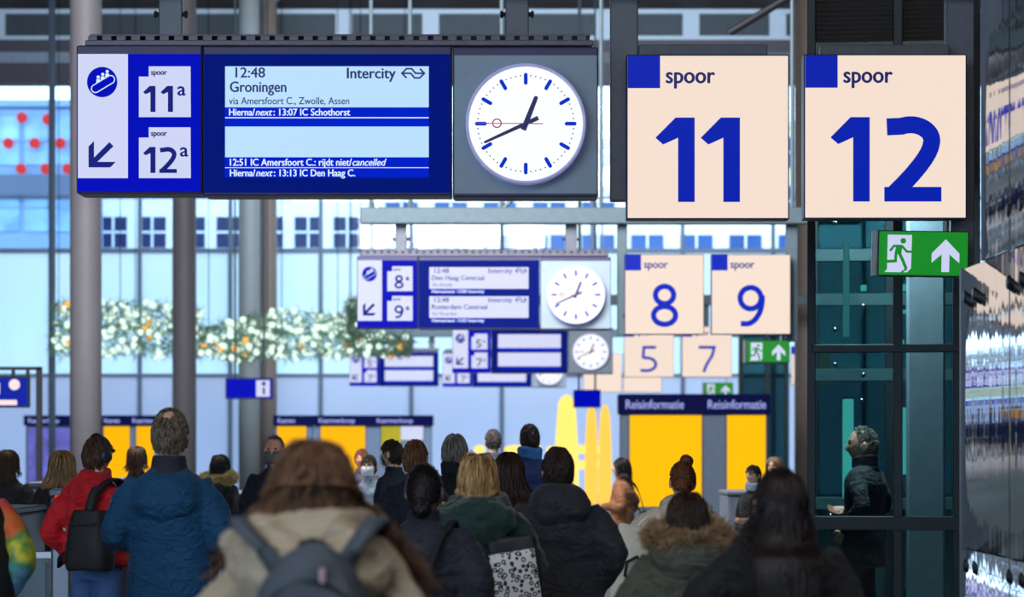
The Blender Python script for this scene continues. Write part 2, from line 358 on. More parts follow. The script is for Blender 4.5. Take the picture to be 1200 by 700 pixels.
def dir_sign(T0, nums, label, fine=True):
    org = T0(163, 227, .17); T = to(T0, org); o = empty('direction_sign', org, label=label, cat='direction sign')
    hb = MB(); depth_box(hb, T, 89.5, 236.5, 53, 227, 0, .34); hb.build('housing', M_house, o)
    hb = MB(); rect(hb, T, 91, 235, 63.5, 225, -.006, .006); hb.build('blue_panel', M_blue, o)
    wp = MB(); rect(wp, T, 91.5, 150, 63.5, 209, -.010, .004); wp = wp.build('white_panel', M_white, o)
    dk = MB(); disc(dk, T, 120, 96.5, 17.8, -.012); dk.build('escalator_pictogram', M_blue if fine else M_inkblue, wp)
    e = MB(); e.cur = 0
    def capsule(r, d, mb):
        a = Vector((112.2, 104.2)); b = Vector((130, 93.5)); t = (b-a).normalized(); ang = math.degrees(math.atan2(t.y, t.x))
        poly(mb, T, arc(a.x, a.y, r, r, ang+90, ang+270, 12)+arc(b.x, b.y, r, r, ang-90, ang+90, 12), d)
    capsule(5.2, -.0135, e); e.cur = 1; capsule(4.1, -.0145, e); e.cur = 0
    for x, y in ((115.5, 91.5), (120.7, 88.3), (126, 85)):
        disc(e, T, x, y-.8, 1.9, -.0137, 14); poly(e, T, [(x-2.2, y+1.6), (x+2.2, y+1.6), (x+2.2, y+5.5), (x-2.2, y+8.3)], -.0137)
    e.build('escalator_figure', [M_textw, M_blue], wp)
    a = MB(); poly(a, T, [(104, 172), (110.5, 165.5), (110.5, 190), (104, 196.5)], -.012)
    poly(a, T, [(104, 196.5), (110.5, 190), (136, 190), (129.5, 196.5)], -.012); poly(a, T, [(128.5, 166.8), (133.3, 171.6), (113, 191.5), (108.5, 191.5), (108.5, 187)], -.0125); a.build('arrow', M_inkblue, wp)
    for (v0, n), sub in zip(((78, nums[0]), (149.5, nums[1])), 'ab'):
        dv = v0-78
        pl = MB(); poly(pl, T, [(174.5, v0), (223.5, v0), (223.8, v0+59.5), (163, v0+59.5), (163, v0+12), (174.5, v0+12)], -.009); pl = pl.build('platform_plate', M_white, o)
        t = MB()
        if len(n) == 2:
            for k, ch in enumerate(n):
                if ch == '1': digit(t, T, '1', 168+k*20.5, v0+23, 14.5, 30.5, 6, -.012)
                else: digit(t, T, ch, 187, v0+23, 20.5, 30.5, 5.4, -.012)
            text(t, T, 'a', 208+3*(n == '12'), 218+3*(n == '12'), v0+34, 15.5, -.012, .5)
        else:
            digit(t, T, n, 180, v0+22, 22, 31, 5, -.012); text(t, T, 'a', 207, 216, v0+33, 12, -.012, .7)
        t.build('platform_number', M_inkblue, pl)
        if fine:
            t = MB(); text(t, T, 'spoor', 177, 196, v0+10, 6.3, -.012, .35); t.build('lettering', M_ink, pl)
    return o

def ns_logo(mb, T, u0, v0, w, h, st, d):
    q = lambda *a: [(u0+x*w, v0+y*h) for x, y in a]
    ribbon(mb, T, q((.22, .97), (.02, .5), (.22, .03), (.44, .03), (.60, .5), (.97, .5)), st, d)
    ribbon(mb, T, q((.78, .03), (.98, .5), (.78, .97), (.56, .97), (.40, .5), (.03, .5)), st, d-.0008)

def screen(T0, rows, label, fine=True):
    org = T0(383, 227, .17); T = to(T0, org); o = empty('departure_board', org, label=label, cat='departure board')
    hb = MB(); depth_box(hb, T, 238, 529, 54, 229, 0, .34); hb.build('housing', M_house, o)
    hb = MB(); rect(hb, T, 239, 527.5, 63.5, 226, -.006, .006); hb.build('bezel', M_navyplastic, o)
    if fine:
        st = MB(); rect(st, T, 263.5, 502.5, 126, 208.5, -.008, .003); st.build('display_field', M_blue2, o)
        r1 = MB(); rect(r1, T, 264, 502.5, 78, 126, -.010, .003); r1 = r1.build('display_row', M_pale, o)
        def ln(parent, mtl, *items):
            t = MB()
            for it in items: text(t, T, *it[:5], -.013, *it[5:])
            return t.build('text_line', mtl, parent)
        ln(r1, M_ink, ('12:48', 276, 311, 91, 11.5, .35)); ln(r1, M_ink, ('Groningen', 269.5, 336, 108, 12, .4)); ln(r1, M_ink, ('via Amersfoort C., Zwolle, Assen', 268.5, 409.5, 122.5, 8.2, .12))
        ln(r1, M_ink, ('Intercity', 406.5, 464, 92, 12.2, .45)); lg = MB(); ns_logo(lg, T, 470.5, 80.5, 27.5, 11.5, 2.0, -.013); lg.build('arrow_logo', M_ink, r1)
        n1 = MB(); rect(n1, T, 264, 502.5, 126, 137.2, -.009, .002); n1 = n1.build('note_row', M_blue2, o)
        ln(n1, M_textw, ('Hierna/', 268.5, 299, 135.6, 7.8, .3), ('next', 299.5, 319.5, 135.6, 7.8, .25, .3), (': 13:07 IC Schothorst', 320.5, 410.5, 135.6, 7.8, .3))
        l = MB(); rect(l, T, 264, 502.5, 137.6, 138.8, -.010, .002); l.build('rule_line', M_textw, o)
        r2 = MB(); rect(r2, T, 264, 502.5, 148.6, 184.5, -.010, .003); r2.build('display_row', M_pale, o)
        n2 = MB(); rect(n2, T, 264, 502.5, 184.5, 196, -.009, .002); n2 = n2.build('note_row', M_blue2, o)
        ln(n2, M_textw, ('12:51 IC Amersfoort C.: rijdt niet/', 269.5, 412.5, 194.4, 8, .3), ('cancelled', 413, 453, 194.4, 8, .25, .3))
        l = MB(); rect(l, T, 264, 502.5, 196.4, 197.2, -.010, .002); l.build('rule_line', M_textw, o)
        n3 = MB(); rect(n3, T, 264, 502.5, 197.2, 208.5, -.009, .002); n3 = n3.build('note_row', M_blue2, o)
        ln(n3, M_textw, ('Hierna/', 269.5, 299.5, 206.8, 7.8, .3), ('next', 300, 320, 206.8, 7.8, .25, .3), (': 13:13 IC Den Haag C.', 321, 416.5, 206.8, 7.8, .3))
    else:
        for (v0, v1), r in zip(((80, 132), (150, 202)), rows):
            rr = MB(); rect(rr, T, 264, 502.5, v0, v1, -.010, .003); rr = rr.build('display_row', M_white, o)
            nn = MB(); rect(nn, T, 264, 502.5 if r is None else 400, v1+1, v1+11, -.009, .002); nn = nn.build('note_row', M_blue2, o)
            if r:
                t = MB(); text(t, T, r[0], 276, 311, v0+14, 11, -.013, .3); text(t, T, r[1], 270, 270+len(r[1])*7.4, v0+31, 11, -.013, .3)
                text(t, T, r[2], 270, 270+len(r[2])*5.4, v0+46, 8, -.013); text(t, T, r[4], 406, 464, v0+14, 11, -.013, .3); ns_logo(t, T, 470.5, v0+3, 27.5, 11.5, 2.0, -.013); t.build('text_line', M_ink, rr)
                t = MB(); text(t, T, r[3], 270, 396, v1+10, 7.5, -.013, .3); t.build('text_line', M_textw, nn)
    return o

def clock(T0, label):
    org = T0(616, 227, .17); T = to(T0, org); o = empty('station_clock', org, label=label, cat='clock')
    hb = MB(); depth_box(hb, T, 530.5, 701, 55, 231, 0, .34); hb.build('housing', M_house, o)
    hb = MB(); rect(hb, T, 532.5, 699.5, 65, 227, -.006, .006); hb.build('grey_panel', M_clockface, o)
    cu, cv = 616, 147.5; c = T(cu, cv, 0); r = 70*S0
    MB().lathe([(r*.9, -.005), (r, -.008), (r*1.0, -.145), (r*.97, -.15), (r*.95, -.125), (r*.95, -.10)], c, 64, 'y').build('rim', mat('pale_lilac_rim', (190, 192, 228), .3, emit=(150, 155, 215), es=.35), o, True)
    dl = MB(); disc(dl, T, cu, cv, 67.6, -0.124, 64); dl = dl.build('dial', M_dial, o)
    mk = MB()
    for k in range(60):
        a = math.radians(k*6); sn_, co = math.sin(a), -math.cos(a)
        if k % 5 == 0:
            hm = MB(); p = [(cu+sn_*47.5, cv+co*47.5), (cu+sn_*57, cv+co*57)]; ribbon(hm, T, p, 4.4, -.127)
            for q in p: disc(hm, T, q[0], q[1], 2.2, -.1272, 12)
            hm.build('hour_mark', M_mark, dl)
        else: disc(mk, T, cu+sn_*56, cv+co*56, .85, -.127, 8)
    mk.build('minute_dot_pattern', M_ink, dl)
    def hand(deg, r0, r1, w0, w1, d, name, m, extra=None):
        a = math.radians(deg); s, co = math.sin(a), -math.cos(a); nx, ny = -co, s; h = MB()
        poly(h, T, [(cu+s*r0+nx*w0, cv+co*r0+ny*w0), (cu+s*r1+nx*w1, cv+co*r1+ny*w1), (cu+s*r1-nx*w1, cv+co*r1-ny*w1), (cu+s*r0-nx*w0, cv+co*r0-ny*w0)], d)
        disc(h, T, cu+s*r1, cv+co*r1, w1, d-.0002, 12)
        if extra: extra(h, s, co)
        h.build(name, m, dl)
    hand(21.5, -8, 32, 3.3, 2.5, -0.131, 'hour_hand', M_hand); hand(245.5, -16, 52, 2.6, 1.5, -0.133, 'minute_hand', M_hand)
    hand(270.5, -20, 57, .55, .4, -0.135, 'second_hand', M_red, lambda h, s, co: ribbon(h, T, arc(cu+s*33.5, cv+co*33.5, 4.9, 4.9, 0, 360, 24)[:-1], 1.4, -0.1355, True))
    MB().lathe([(.02, -0.124), (.02, -0.138), (.008, -0.14)], c, 16, 'y').build('hub', M_hand, dl)
    return o

def tray(T0, label, u1=695, clockpost=True):
    org = T0(395, 52, .17); T = to(T0, org); o = empty('cable_tray', org, label=label, cat='cable tray')
    hb = MB(); depth_box(hb, T, 99, u1, 46.5, 52.8, .02, .32, .005); depth_box(hb, T, 104, u1-3, 39, 41.2, .04, .30, .003)
    n = int((u1-104)/16.9)
    for k in range(n+1):
        u = 102+k*16.9; depth_box(hb, T, u, u+10.5, 41.2, 46.5, .04, .055, .001); depth_box(hb, T, u, u+10.5, 41.2, 46.5, .285, .30, .001)
    hb.build('slotted_rail', mat('grey_rail', (100, 100, 116), .45, .2), o)
    hanger(T0, org, 180, 208, 41, o); hanger(T0, org, 592 if clockpost else 480, 620 if clockpost else 508, 41, o)
T1 = mapper(395, 145, 395, 145, D)
tray(T1, 'slotted grey cable tray with two hanger posts on top of the nearest board')
dir_sign(T1, ('11', '12'), 'large blue and white direction sign for 11a and 12a with escalator pictogram')
screen(T1, None, 'large navy departure board showing 12:48 Groningen, nearest the camera')
clock(T1, 'largest clock, white dial in a grey panel beside the Groningen board')
T2 = mapper(395, 145, 567, 345, 39)
tray(T2, 'slotted cable tray on top of the 8a and 9a board')
dir_sign(T2, ('8', '9'), 'second direction sign for 8a and 9a with pictogram and arrow')
screen(T2, (('12:48', 'Den Haag Centraal', 'Via Gouda', 'Hierna/next: 13:00 Intercity', 'Intercity'), ('12:48', 'Rotterdam Centraal', 'Via Woerden', 'Hierna/next: 13:03 Intercity', 'Intercity')), 'second departure board with two pale rows, right of the 8a and 9a direction sign', False)
clock(T2, 'second largest clock, in a grey panel close beside the illuminated sign eight')
T3 = mapper(395, 145, 624, 412, 61.7)
tray(T3, 'cable tray on the small third board, just under the second board')
dir_sign(T3, ('5', '7'), 'small direction sign for platforms 5 and 7 under the second departure board', False)
screen(T3, (None, None), 'third departure board with blurred pale rows, under the second departure board', False)
clock(T3, 'small third clock, directly under the second clock')
T4 = mapper(395, 145, 482, 433, 80)
tray(T4, 'cable tray on the lowest small board nearest the garland', 530, False)
dir_sign(T4, ('5', '7'), 'tiny direction sign at the end of the lowest row of boards, beside the garland', False)
screen(T4, (None, None), 'tiny departure board without a clock, left of the other small boards', False)
T5 = mapper(395, 145, 591, 434, 80)
tray(T5, 'cable tray on the tiny board half hidden by the third board')
dir_sign(T5, ('5', '7'), 'tiny direction sign half hidden behind the third direction sign', False)
screen(T5, (None, None), 'tiny departure board peeking out below the third departure board', False)
clock(T5, 'half hidden clock showing only its lower part under the third clock')

# ------------------------------------------------------------------ lit platform signs
def platform_sign(px, py, Y, num, label, fine=True):
    T0 = mapper(829.5, 160.5, px, py, Y); org = T0(829.5, 257, .09); T = to(T0, org); o = empty('platform_sign', org, label=label, cat='platform sign')
    hb = MB(); depth_box(hb, T, 734, 925, 64, 257.5, 0, .17, .006); hb.build('housing', mat('navy_sign_case', (26, 26, 84), .4), o)
    p = MB(); rect(p, T, 735.6, 923.4, 65.6, 255.6, -.006, .006); p = p.build('lit_panel', M_cream, o)
    q = MB(); rect(q, T, 735.6, 773.5, 65.6, 103.5, -.009, .002); q.build('corner_square', M_num, p)
    t = MB()
    if num:
        if len(num) == 2:
            for k, ch in enumerate(num):
                if ch == '1': digit(t, T, '1', (768 if k == 0 else 821)-(3 if num == '12' else 0), 138, 46, 99, 19.5, -.011)
                else: digit(t, T, ch, 828, 137, 67, 100, 20, -.011)
        else: digit(t, T, num, 797, 138, 66, 100, 13 if num in '89' else 11, -.011)
        t.build('platform_number', M_num, p)
        t = MB(); text(t, T, 'spoor', 780, 838, 97.5, 18.5, -.011, .7); t.build('lettering', M_ink, p)
    return o
def bracket(T0, u0, u1, v1, pu0, pu1, label):
    org = T0((u0+u1)/2, v1, .3); T = to(T0, org); o = empty('sign_bracket', org, label=label, cat='bracket')
    a, b = T(u0, v1, 0), T(u1, v1, 0); MB().bbox(a[0], b[0], -.02, .12, a[2], GZ-.125-org[2], .008).build('upright', M_frame, o)
    p, q = T(pu0, 48, 0), T(pu1, 100, 0); MB().bbox(p[0], q[0], -.13, -.02, q[2], p[2], .006).build('mounting_plate', mat('grey_plate', (88, 96, 108), .45, .2), o)
T11 = mapper(829.5, 160.5, 829.5, 160.5, D); T12 = mapper(829.5, 160.5, 1037.5, 160.5, D)
platform_sign(829.5, 160.5, D, '11', 'large square illuminated sign for platform eleven, beside the largest clock')
platform_sign(1037.5, 160, D, '12', 'large square illuminated sign for platform twelve, above the large exit sign')
bracket(T11, 717, 750, 231, 750, 902, 'grey L-shaped bracket between the largest clock and sign eleven')
T12b = mapper(829.5, 160.5, 829.5, 160.5, D)
bracket(T12b, 1117, 1150, 306, 965, 1117, 'grey L-shaped bracket between sign twelve and the mirror-like metal wall')
platform_sign(778.5, 345, 39, '8', 'blurred square illuminated sign eight, beside the second clock')
platform_sign(880, 345, 39, '9', 'blurred square illuminated sign nine, above the middle exit sign')
T8 = mapper(829.5, 160.5, 829.5, 345, 39)
def bracket2(px0, px1, py1, Y, dx, label):
    o = empty('sign_bracket', (fx((px0+px1)/2, Y), Y+.3, fz(py1, Y)), label=label, cat='bracket'); h = (px1-px0)/2*Y/F
    MB().bbox(-h, h, -.05, .05, 0, GZ-.125-o.location.z, .008).build('upright', M_frame2, o); MB().bbox(min(0, dx), max(0, dx), -.13, -.05, .3, .75, .008).build('mounting_plate', M_frame2, o)
bracket2(724, 736, 392, 39, .6, 'grey upright holding the blurred sign eight'); bracket2(923, 937, 400, 39, -.6, 'grey upright holding the blurred sign nine')
bracket2(755, 762, 425, 61.7, .5, 'short upright behind the small sign five'); bracket2(825, 832, 425, 61.7, .5, 'short upright behind the small sign seven')
bracket2(704, 710, 450, 79.9, .5, 'short upright behind the tiny sign below the third clock'); bracket2(750, 756, 450, 79.9, .5, 'short upright behind the tiny sign below the small sign five')
bracket2(948, 954, 440, 79.9, .5, 'short upright behind the cream sign half hidden by the lift')
platform_sign(760.5, 412.5, 61.7, '5', 'small square illuminated sign five under the blurred sign eight')
platform_sign(828.5, 412.5, 61.7, '7', 'small square illuminated sign seven, between sign five and the middle exit sign')
platform_sign(706, 437, 79.9, None, 'tiny cream sign edge below the third clock')
platform_sign(753, 437, 79.9, None, 'tiny cream sign edge below the small sign five')
platform_sign(950, 429, 79.9, None, 'small cream sign half hidden by the lift edge')

def exit_sign(px, py, w, Y, top, label, yaw=0, roll=0):
    o = empty('exit_sign', P(px, py, Y), yaw, label=label, cat='exit sign'); o.rotation_euler = (0, roll, yaw)
    s = w*Y/F/105; T = lambda u, v, d: ((u-52.5)*s, d, -(v-26)*s); h = MB()
    depth_box(h, T, 0, 105, 0, 53, 0, .1, .004); h.build('housing', mat('dark_exit_case', (12, 40, 34), .4), o)
    g = MB(); rect(g, T, 1.6, 103.4, 1.2, 51.5, -.006, .006); g = g.build('green_panel', M_green, o)
    h = MB(); depth_box(h, T, -6.5, -1.5, -.5, 53, .005, .09, .003); h.build('end_cap', M_steel, o)
    d0 = MB(); poly(d0, T, [(11, 5), (39, 5), (38.5, 44), (34, 48.5), (8, 48.5), (11, 45)], -.009); d0.build('door_symbol', M_white, g)
    f = MB(); d = -.012
    disc(f, T, 29, 12, 3.3, d, 18); ribbon(f, T, [(14, 24), (18.5, 18), (27.5, 18), (33.5, 24.5), (40, 24.5)], 2.8, d)
    poly(f, T, [(21, 17), (28.5, 17), (27, 27), (19, 28)], d-.0003); ribbon(f, T, [(21, 26), (20.5, 35.5), (6, 36.5)], 3.4, d-.0006); ribbon(f, T, [(24.5, 26), (29, 35), (33, 44.5)], 3.6, d-.0009); ribbon(f, T, [(26, 50), (31, 46), (34, 45)], 2, d-.001)
    f.build('running_figure', M_green, g)
    a = MB(); poly(a, T, [(78, 9.5), (94, 26), (94, 37), (82.5, 27), (82.5, 47.5), (73.5, 47.5), (73.5, 27), (62, 37), (62, 26)], -.009); a.build('arrow', M_white, g)
    r = MB(); r.tube([(.2, .05, .02), (.2, .05, fz(top, Y)-o.location.z)], .012); r.build('suspension_rod', M_steel, o)
exit_sign(1082, 297, 106, 19.02, 257.6, 'large green emergency exit sign hanging under the big sign twelve', math.radians(-4), math.radians(1.2))
exit_sign(900, 412, 51, 39, 392.6, 'blurred green emergency exit sign under the blurred sign nine')
exit_sign(842, 457, 34, 61.7, 443.4, 'tiny green emergency exit sign under the small sign seven')
#PART2
# ------------------------------------------------------------------ mirror-like metal wall
m = bpy.data.materials.new('mirror_corrugated_steel'); m.use_nodes = True; nt = m.node_tree; p = nt.nodes['Principled BSDF']
p.inputs['Metallic'].default_value = 1; p.inputs['Roughness'].default_value = .05
tc = nt.nodes.new('ShaderNodeTexCoord'); n = nt.nodes.new('ShaderNodeTexNoise'); n.inputs['Scale'].default_value = 1.2
r = nt.nodes.new('ShaderNodeValToRGB'); r.color_ramp.elements[0].color = (.50, .54, .58, 1); r.color_ramp.elements[1].color = (.62, .66, .72, 1)
nt.links.new(tc.outputs['Object'], n.inputs['Vector']); nt.links.new(n.outputs[0], r.inputs[0]); nt.links.new(r.outputs[0], p.inputs['Base Color'])
M_mirror = m
XW = 2.5
def wall_panel(y0, y1, z0, z1, name, parent):
    n = int((y1-y0)/.012); mb = MB(); prof = []
    for i in range(n+1):
        y = y0+(y1-y0)*i/n; x =   .0003*math.sin(y*2*math.pi/.33)+.00011*math.sin(y*2*math.pi/.115+1)+.00004*math.sin(y*2*math.pi/.07)
        prof.append((x, y))
    rings = [[(x, y, z) for x, y in prof]+[(.06, y1, z), (.06, y0, z)] for z in (z0, (z0+z1)/2, z1)]
    mb.loft(rings); return mb.build(name, M_mirror, parent, True)
wr = empty('wall_right', (XW, 0, 0), kind='structure'); Z = (.05, 1.18, 2.73, 4.3, 6.0)
for i in range(4):
    for y0, y1 in ((8.6, 10.0), (10.02, 11.4), (11.42, 12.85), (12.87, 14.18)):
        if i > 1 and y1 > 14: y1 = 13.56
        wall_panel(y0, y1, Z[i]+.006, Z[i+1]-.006, 'cladding_panel', wr)
q = MB(); q.bbox(.07, .35, 8.6, 14.2, 0, 2.73, .01); q.bbox(.07, .35, 8.6, 13.58, 2.73, 6, .01); q.build('backing_wall', M_dark, wr)
bo = []
for z in (1.09, 2.57, 2.935):
    for y in (12.58, 12.89, 13.84, 14.13)[:2 if z > 2.8 else 4]:
        b = MB(); b.lathe([(.036, .003), (.037, -.004), (.030, -.009), (.01, -.011)], (0, y, z), 14, 'x'); b.build('bolt', mat('dark_bolt', (54, 58, 66), .35, .7), wr, True)
q = MB(); q.bbox(-.012, .06, 14.18, 14.24, 0, 2.73, .006); q.bbox(-.012, .06, 13.56, 13.6, 2.73, 6, .006); q.build('end_post', M_frame, wr)

# ------------------------------------------------------------------ glass lift
YL = 22.0
lx0, lx1 = fx(951, YL), fx(1160, YL)
lift = empty('glass_lift', ((lx0+lx1)/2, YL, 0), label='dark teal glass lift shaft with steel frame behind the sign twelve', cat='lift'); hx = (lx1-lx0)/2; LD = 2.6
M_lglass = glass('teal_lift_glass', (204, 222, 222), .015); M_lframe = mat('charcoal_lift_frame', (40, 50, 58), .4, .4)
zt = 6.2
def lxp(px): return fx(px, YL)-lift.location.x
for x, w in ((-hx, .035), (lxp(1051), .04), (lxp(1121), .05), (hx, .04)):
    MB().bbox(x-w, x+w, -.05, .05, 0, zt, .006).build('front_post', M_lframe, lift)
for x in (-hx, lxp(1051), hx): MB().bbox(x-.05, x+.05, LD-.05, LD+.05, 0, zt, .006).build('rear_post', M_lframe, lift)
for py, h in ((409, .07), (613, .12)):
    z = fz(py, YL); MB().bbox(-hx, hx, -.06, .04, z-h/2, z+h/2, .006).build('cross_rail', M_lframe, lift)
for py in (300, 352, 440, 590):
    z = fz(py, YL+LD); MB().bbox(-hx, hx, LD-.06, LD+.04, z-.06, z+.06, .006).build('rear_rail', mat('teal_grey_rail', (60, 92, 100), .4, .3), lift)
zr = [0.02, fz(613, YL)-.06, fz(613, YL)+.06, fz(409, YL)-.035, fz(409, YL)+.035, fz(50, YL)]
for x0, x1 in ((-hx+.035, lxp(1051)-.04), (lxp(1051)+.04, lxp(1121)-.05)):
    for i in (0, 2, 4): MB().box(x0, x1, -.008, .008, zr[i], zr[i+1]).build('glass_pane', M_lglass, lift)
MB().box(-hx, hx, LD, LD+.012, 0.02, zt).build('rear_glass', glass('deep_teal_glass', (118, 150, 152), .03), lift)
MB().box(-hx-.01, -hx+.01, .05, LD-.05, 0.02, zt).build('side_glass', M_lglass, lift)
g = MB(); z0, z1 = fz(50, YL), zt; k = 0
for i in range(46): x = lxp(955)+i*(lxp(1112)-lxp(955))/45; g.box(x, x+.008, -.03, -.022, z0, z1)
for i in range(26): z = z0+i*(z1-z0)/25; g.box(lxp(955), lxp(1112), -.022, -.014, z, z+.008)
g.build('mesh_grille', mat('brown_grey_grille', (60, 56, 56), .6, .3), lift); MB().box(lxp(955), lxp(1112), .3, .34, z0, z1).build('grille_backing', mat('dark_brown_sheet', (52, 48, 50), .6), lift)
M_teal = glow('teal_lamp', (88, 205, 200), .9)
for px, y0, y1, w, yy in ((970, 468, 585, .05, 1.5), (1030, 478, 556, .075, 1.7), (1097, 420, 600, .06, 1.9), (962, 285, 395, .03, 1.9)):
    Y = YL+yy; a = P(px, y1, Y); b = P(px, y0, Y)
    MB().bbox(a[0]-w-lift.location.x, a[0]+w-lift.location.x, yy, yy+.06, a[2], b[2], .01).build('lamp_tube', M_teal if w > .04 and px != 1097 else glow('grey_blue_lamp', (96, 140, 160), .7) if px == 1097 else glow('dim_teal_lamp', (60, 140, 145), .8), lift)
for px, py, w, h in ((1033, 338, 26, 8), (1032, 366, 22, 4), (1120, 334, 14, 14), (1020, 402, 10, 6), (978, 338, 7, 7)):
    Y = YL+2.2; a = P(px-w/2, py+h/2, Y); b = P(px+w/2, py-h/2, Y); MB().bbox(a[0]-lift.location.x, b[0]-lift.location.x, 2.2, 2.25, a[2], b[2], .005).build('lamp_panel', M_teal, lift)
for px, py in ((975, 262), (975, 387), (975, 428), (1008, 440), (1008, 360), (970, 605), (1006, 470)):
    Y = YL+.2; x, y, z = P(px, py, Y); MB().sphere((x-lift.location.x, .2, z), .022, 10, 6).build('glass_clamp', mat('polished_bolt', (150, 155, 165), .15, 1), lift, True)
MB().bbox(lxp(1066), lxp(1112), 1.0, 1.3, 0, zt-.3, .02).build('counterweight_rail', mat('grey_teal_steel', (124, 142, 156), .5, .1), lift)
MB().bbox(-hx+.06, hx-.06, .1, LD-.1, 0.0, .04, .005).build('lift_floor', M_dark, lift)
area('lift_fill_light', (lift.location.x-.3, YL+.7, 4.3), (.8, .8), 220, (.92, .98, 1))  # unseen light added inside the shaft to brighten the man and glass
a = math.radians(7); lift.location.x, lift.location.y, lift.rotation_euler.z = lx0+hx*math.cos(a), YL-hx*math.sin(a), -a
# second, farther glass shaft and partition
gs = empty('glass_partition', (fx(900, 68), 68, 0), label='tall grey-teal glass partition with slim posts, right of the yellow information boards', cat='partition')
for px in (868, 899, 922): x = fx(px, 68)-gs.location.x; MB().bbox(x-.06, x+.06, -.06, .06, 0, 6.2, .01).build('post', mat('teal_grey_rail', (60, 92, 100)), gs)
for a, b in ((868, 899), (899, 922)): MB().box(fx(a, 68)-gs.location.x+.06, fx(b, 68)-gs.location.x-.06, -.01, .01, .05, 6.2).build('glass_pane', glass('deep_teal_glass', (118, 150, 152), .03), gs)
MB().bbox(fx(868, 68)-gs.location.x, fx(922, 68)-gs.location.x, -.07, .07, 3.9, 4.05, .01).build('cross_rail', mat('teal_grey_rail', (60, 92, 100)), gs)

# ------------------------------------------------------------------ information and ticket walls
def kiosk(Y, px0, px1, py0, py1, panels, texts, label, cat, name='information_stand', base=.25):
    x0, x1 = fx(px0, Y), fx(px1, Y); o = empty(name, ((x0+x1)/2, Y, 0), label=label, cat=cat); c = o.location.x
    zt, zh = fz(py0, Y), fz(py1, Y)
    MB().bbox(x0-c, x1-c, .0, .6, 0, zh, .02).build('body', mat('slate_blue_cladding', (110, 130, 160), .45, var=.1), o)
    h = MB(); h.bbox(x0-c-.05, x1-c+.05, -.12, .6, zh, zt, .02); h = h.build('header', mat('navy_header', (6, 10, 54), .5, spec=.05, emit=(10, 16, 80), es=.4), o)
    T = lambda u, v, d: ((u-CX)*Y/F-c, d, CZ+(HY-v)*Y/F)
    for (t, a, b) in texts:
        q = MB(); text(q, T, t, a, b, py0+(py1-py0)*.72, (py1-py0)*.42, -.14, .15); q.build('lettering', mat('pale_blue_writing', (80, 80, 120), .5, emit=(160, 172, 240), es=.9, var=0), h)
    for (a, b, y0, y1, m) in panels:
        f = MB(); f.bbox(fx(a, Y)-c-.04, fx(b, Y)-c+.04, -.03, 0, max(.1, fz(y1, Y)-.04), fz(y0, Y)+.04, .008); f = f.build('panel_frame', M_frame2, o)
        MB().box(fx(a, Y)-c, fx(b, Y)-c, -.045, -.03, max(.14, fz(y1, Y)), fz(y0, Y)).build('poster', m, f)
M_yel2 = mat('timetable_yellow', (110, 76, 0), .6, spec=.1, emit=(255, 192, 0), es=.97, var=.06, vscale=6)
kiosk(60, 727, 900, 462, 486, [(738, 822, 487, 594, M_yel2), (852, 897, 487, 594, M_yel2)], [('Reisinformatie', 733, 801), ('Reisinformatie', 829, 897)], 'wide information stand with two big yellow timetables below the sign seven', 'information stand')
M_ticket = mat('ticket_yellow', (110, 70, 0), .6, spec=.1, emit=(255, 184, 0), es=.95, var=.08, vscale=3)
M_poster = mat('purple_white_poster', (104, 104, 200), .5, emit=(130, 120, 220), es=.08, var=.85, vscale=1.5)
M_lime = mat('olive_yellow_poster', (120, 110, 8), .5, emit=(190, 176, 0), es=.5, var=.3, vscale=3)
kiosk(87, 30, 118, 487, 499, [(33, 46, 502, 566, M_poster), (48, 82, 502, 566, M_poster)], [('Kaartverkoop', 34, 70)], 'ticket wall with a violet and white poster, behind the far left fare gates', 'ticket wall', 'ticket_wall')
kiosk(87, 120, 198, 487, 499, [(122, 152, 500, 562, M_ticket), (160, 181, 500, 562, M_ticket)], [('Kaarten', 123, 141), ('Kaarten', 156, 180)], 'ticket wall with two yellow panels between the two grey columns', 'ticket wall', 'ticket_wall')
kiosk(87, 322, 366, 487, 499, [(325, 359, 500, 562, M_ticket)], [('Kaarten', 326, 346)], 'narrow ticket wall with one yellow panel beside the brownish column', 'ticket wall', 'ticket_wall')
kiosk(87, 368, 506, 487, 499, [(376, 428, 500, 562, M_ticket), (447, 470, 500, 546, M_lime), (470, 496, 500, 516, M_white)], [('Kaartverkoop', 374, 416), ('Kaartverkoop', 442, 484)], 'ticket wall with yellow panel, olive poster and white screen, behind the curly haired woman', 'ticket wall', 'ticket_wall')

# small hanging signs and screens
def hung_sign(px0, px1, py0, py1, Y, m, name, label, cat, icon=None, frame=None, top=17.4, poles=(.2, .8)):
    a, b = P(px0, py1, Y), P(px1, py0, Y); o = empty(name, ((a[0]+b[0])/2, Y, a[2]), label=label, cat=cat); h = (b[0]-a[0])/2; H = b[2]-a[2]
    MB().bbox(-h, h, 0, .14, 0, H, .015).build('housing', frame or mat('navy_sign_case', (26, 26, 84), .4), o)
    f = MB(); f.box(-h+.03, h-.03, -.008, 0, .03, H-.03); f = f.build('lit_panel', m, o)
    if icon:
        q = MB(); q.box(h-.03-icon*.9, h-.08, -.014, -.008, .06, H-.06); q = q.build('white_square', M_white, f)
        t = MB(); t.box(h-.03-icon*.52, h-.03-icon*.40, -.018, -.014, .12, H*.55); t.sphere((h-.03-icon*.46, -.014, H*.72), .05, 10, 6); t.build('information_symbol', M_inkblue, f)
    for q in poles: MB().tube([(-h+2*h*q, .07, H-.02), (-h+2*h*q, .07, top-a[2])], .025).build('suspension_rod', M_frame2, o)
    return o
hung_sign(264, 320, 443, 468, 62, M_blue, 'information_sign', 'blue hanging sign with white square information symbol, in front of the grey-green column', 'sign', .42)
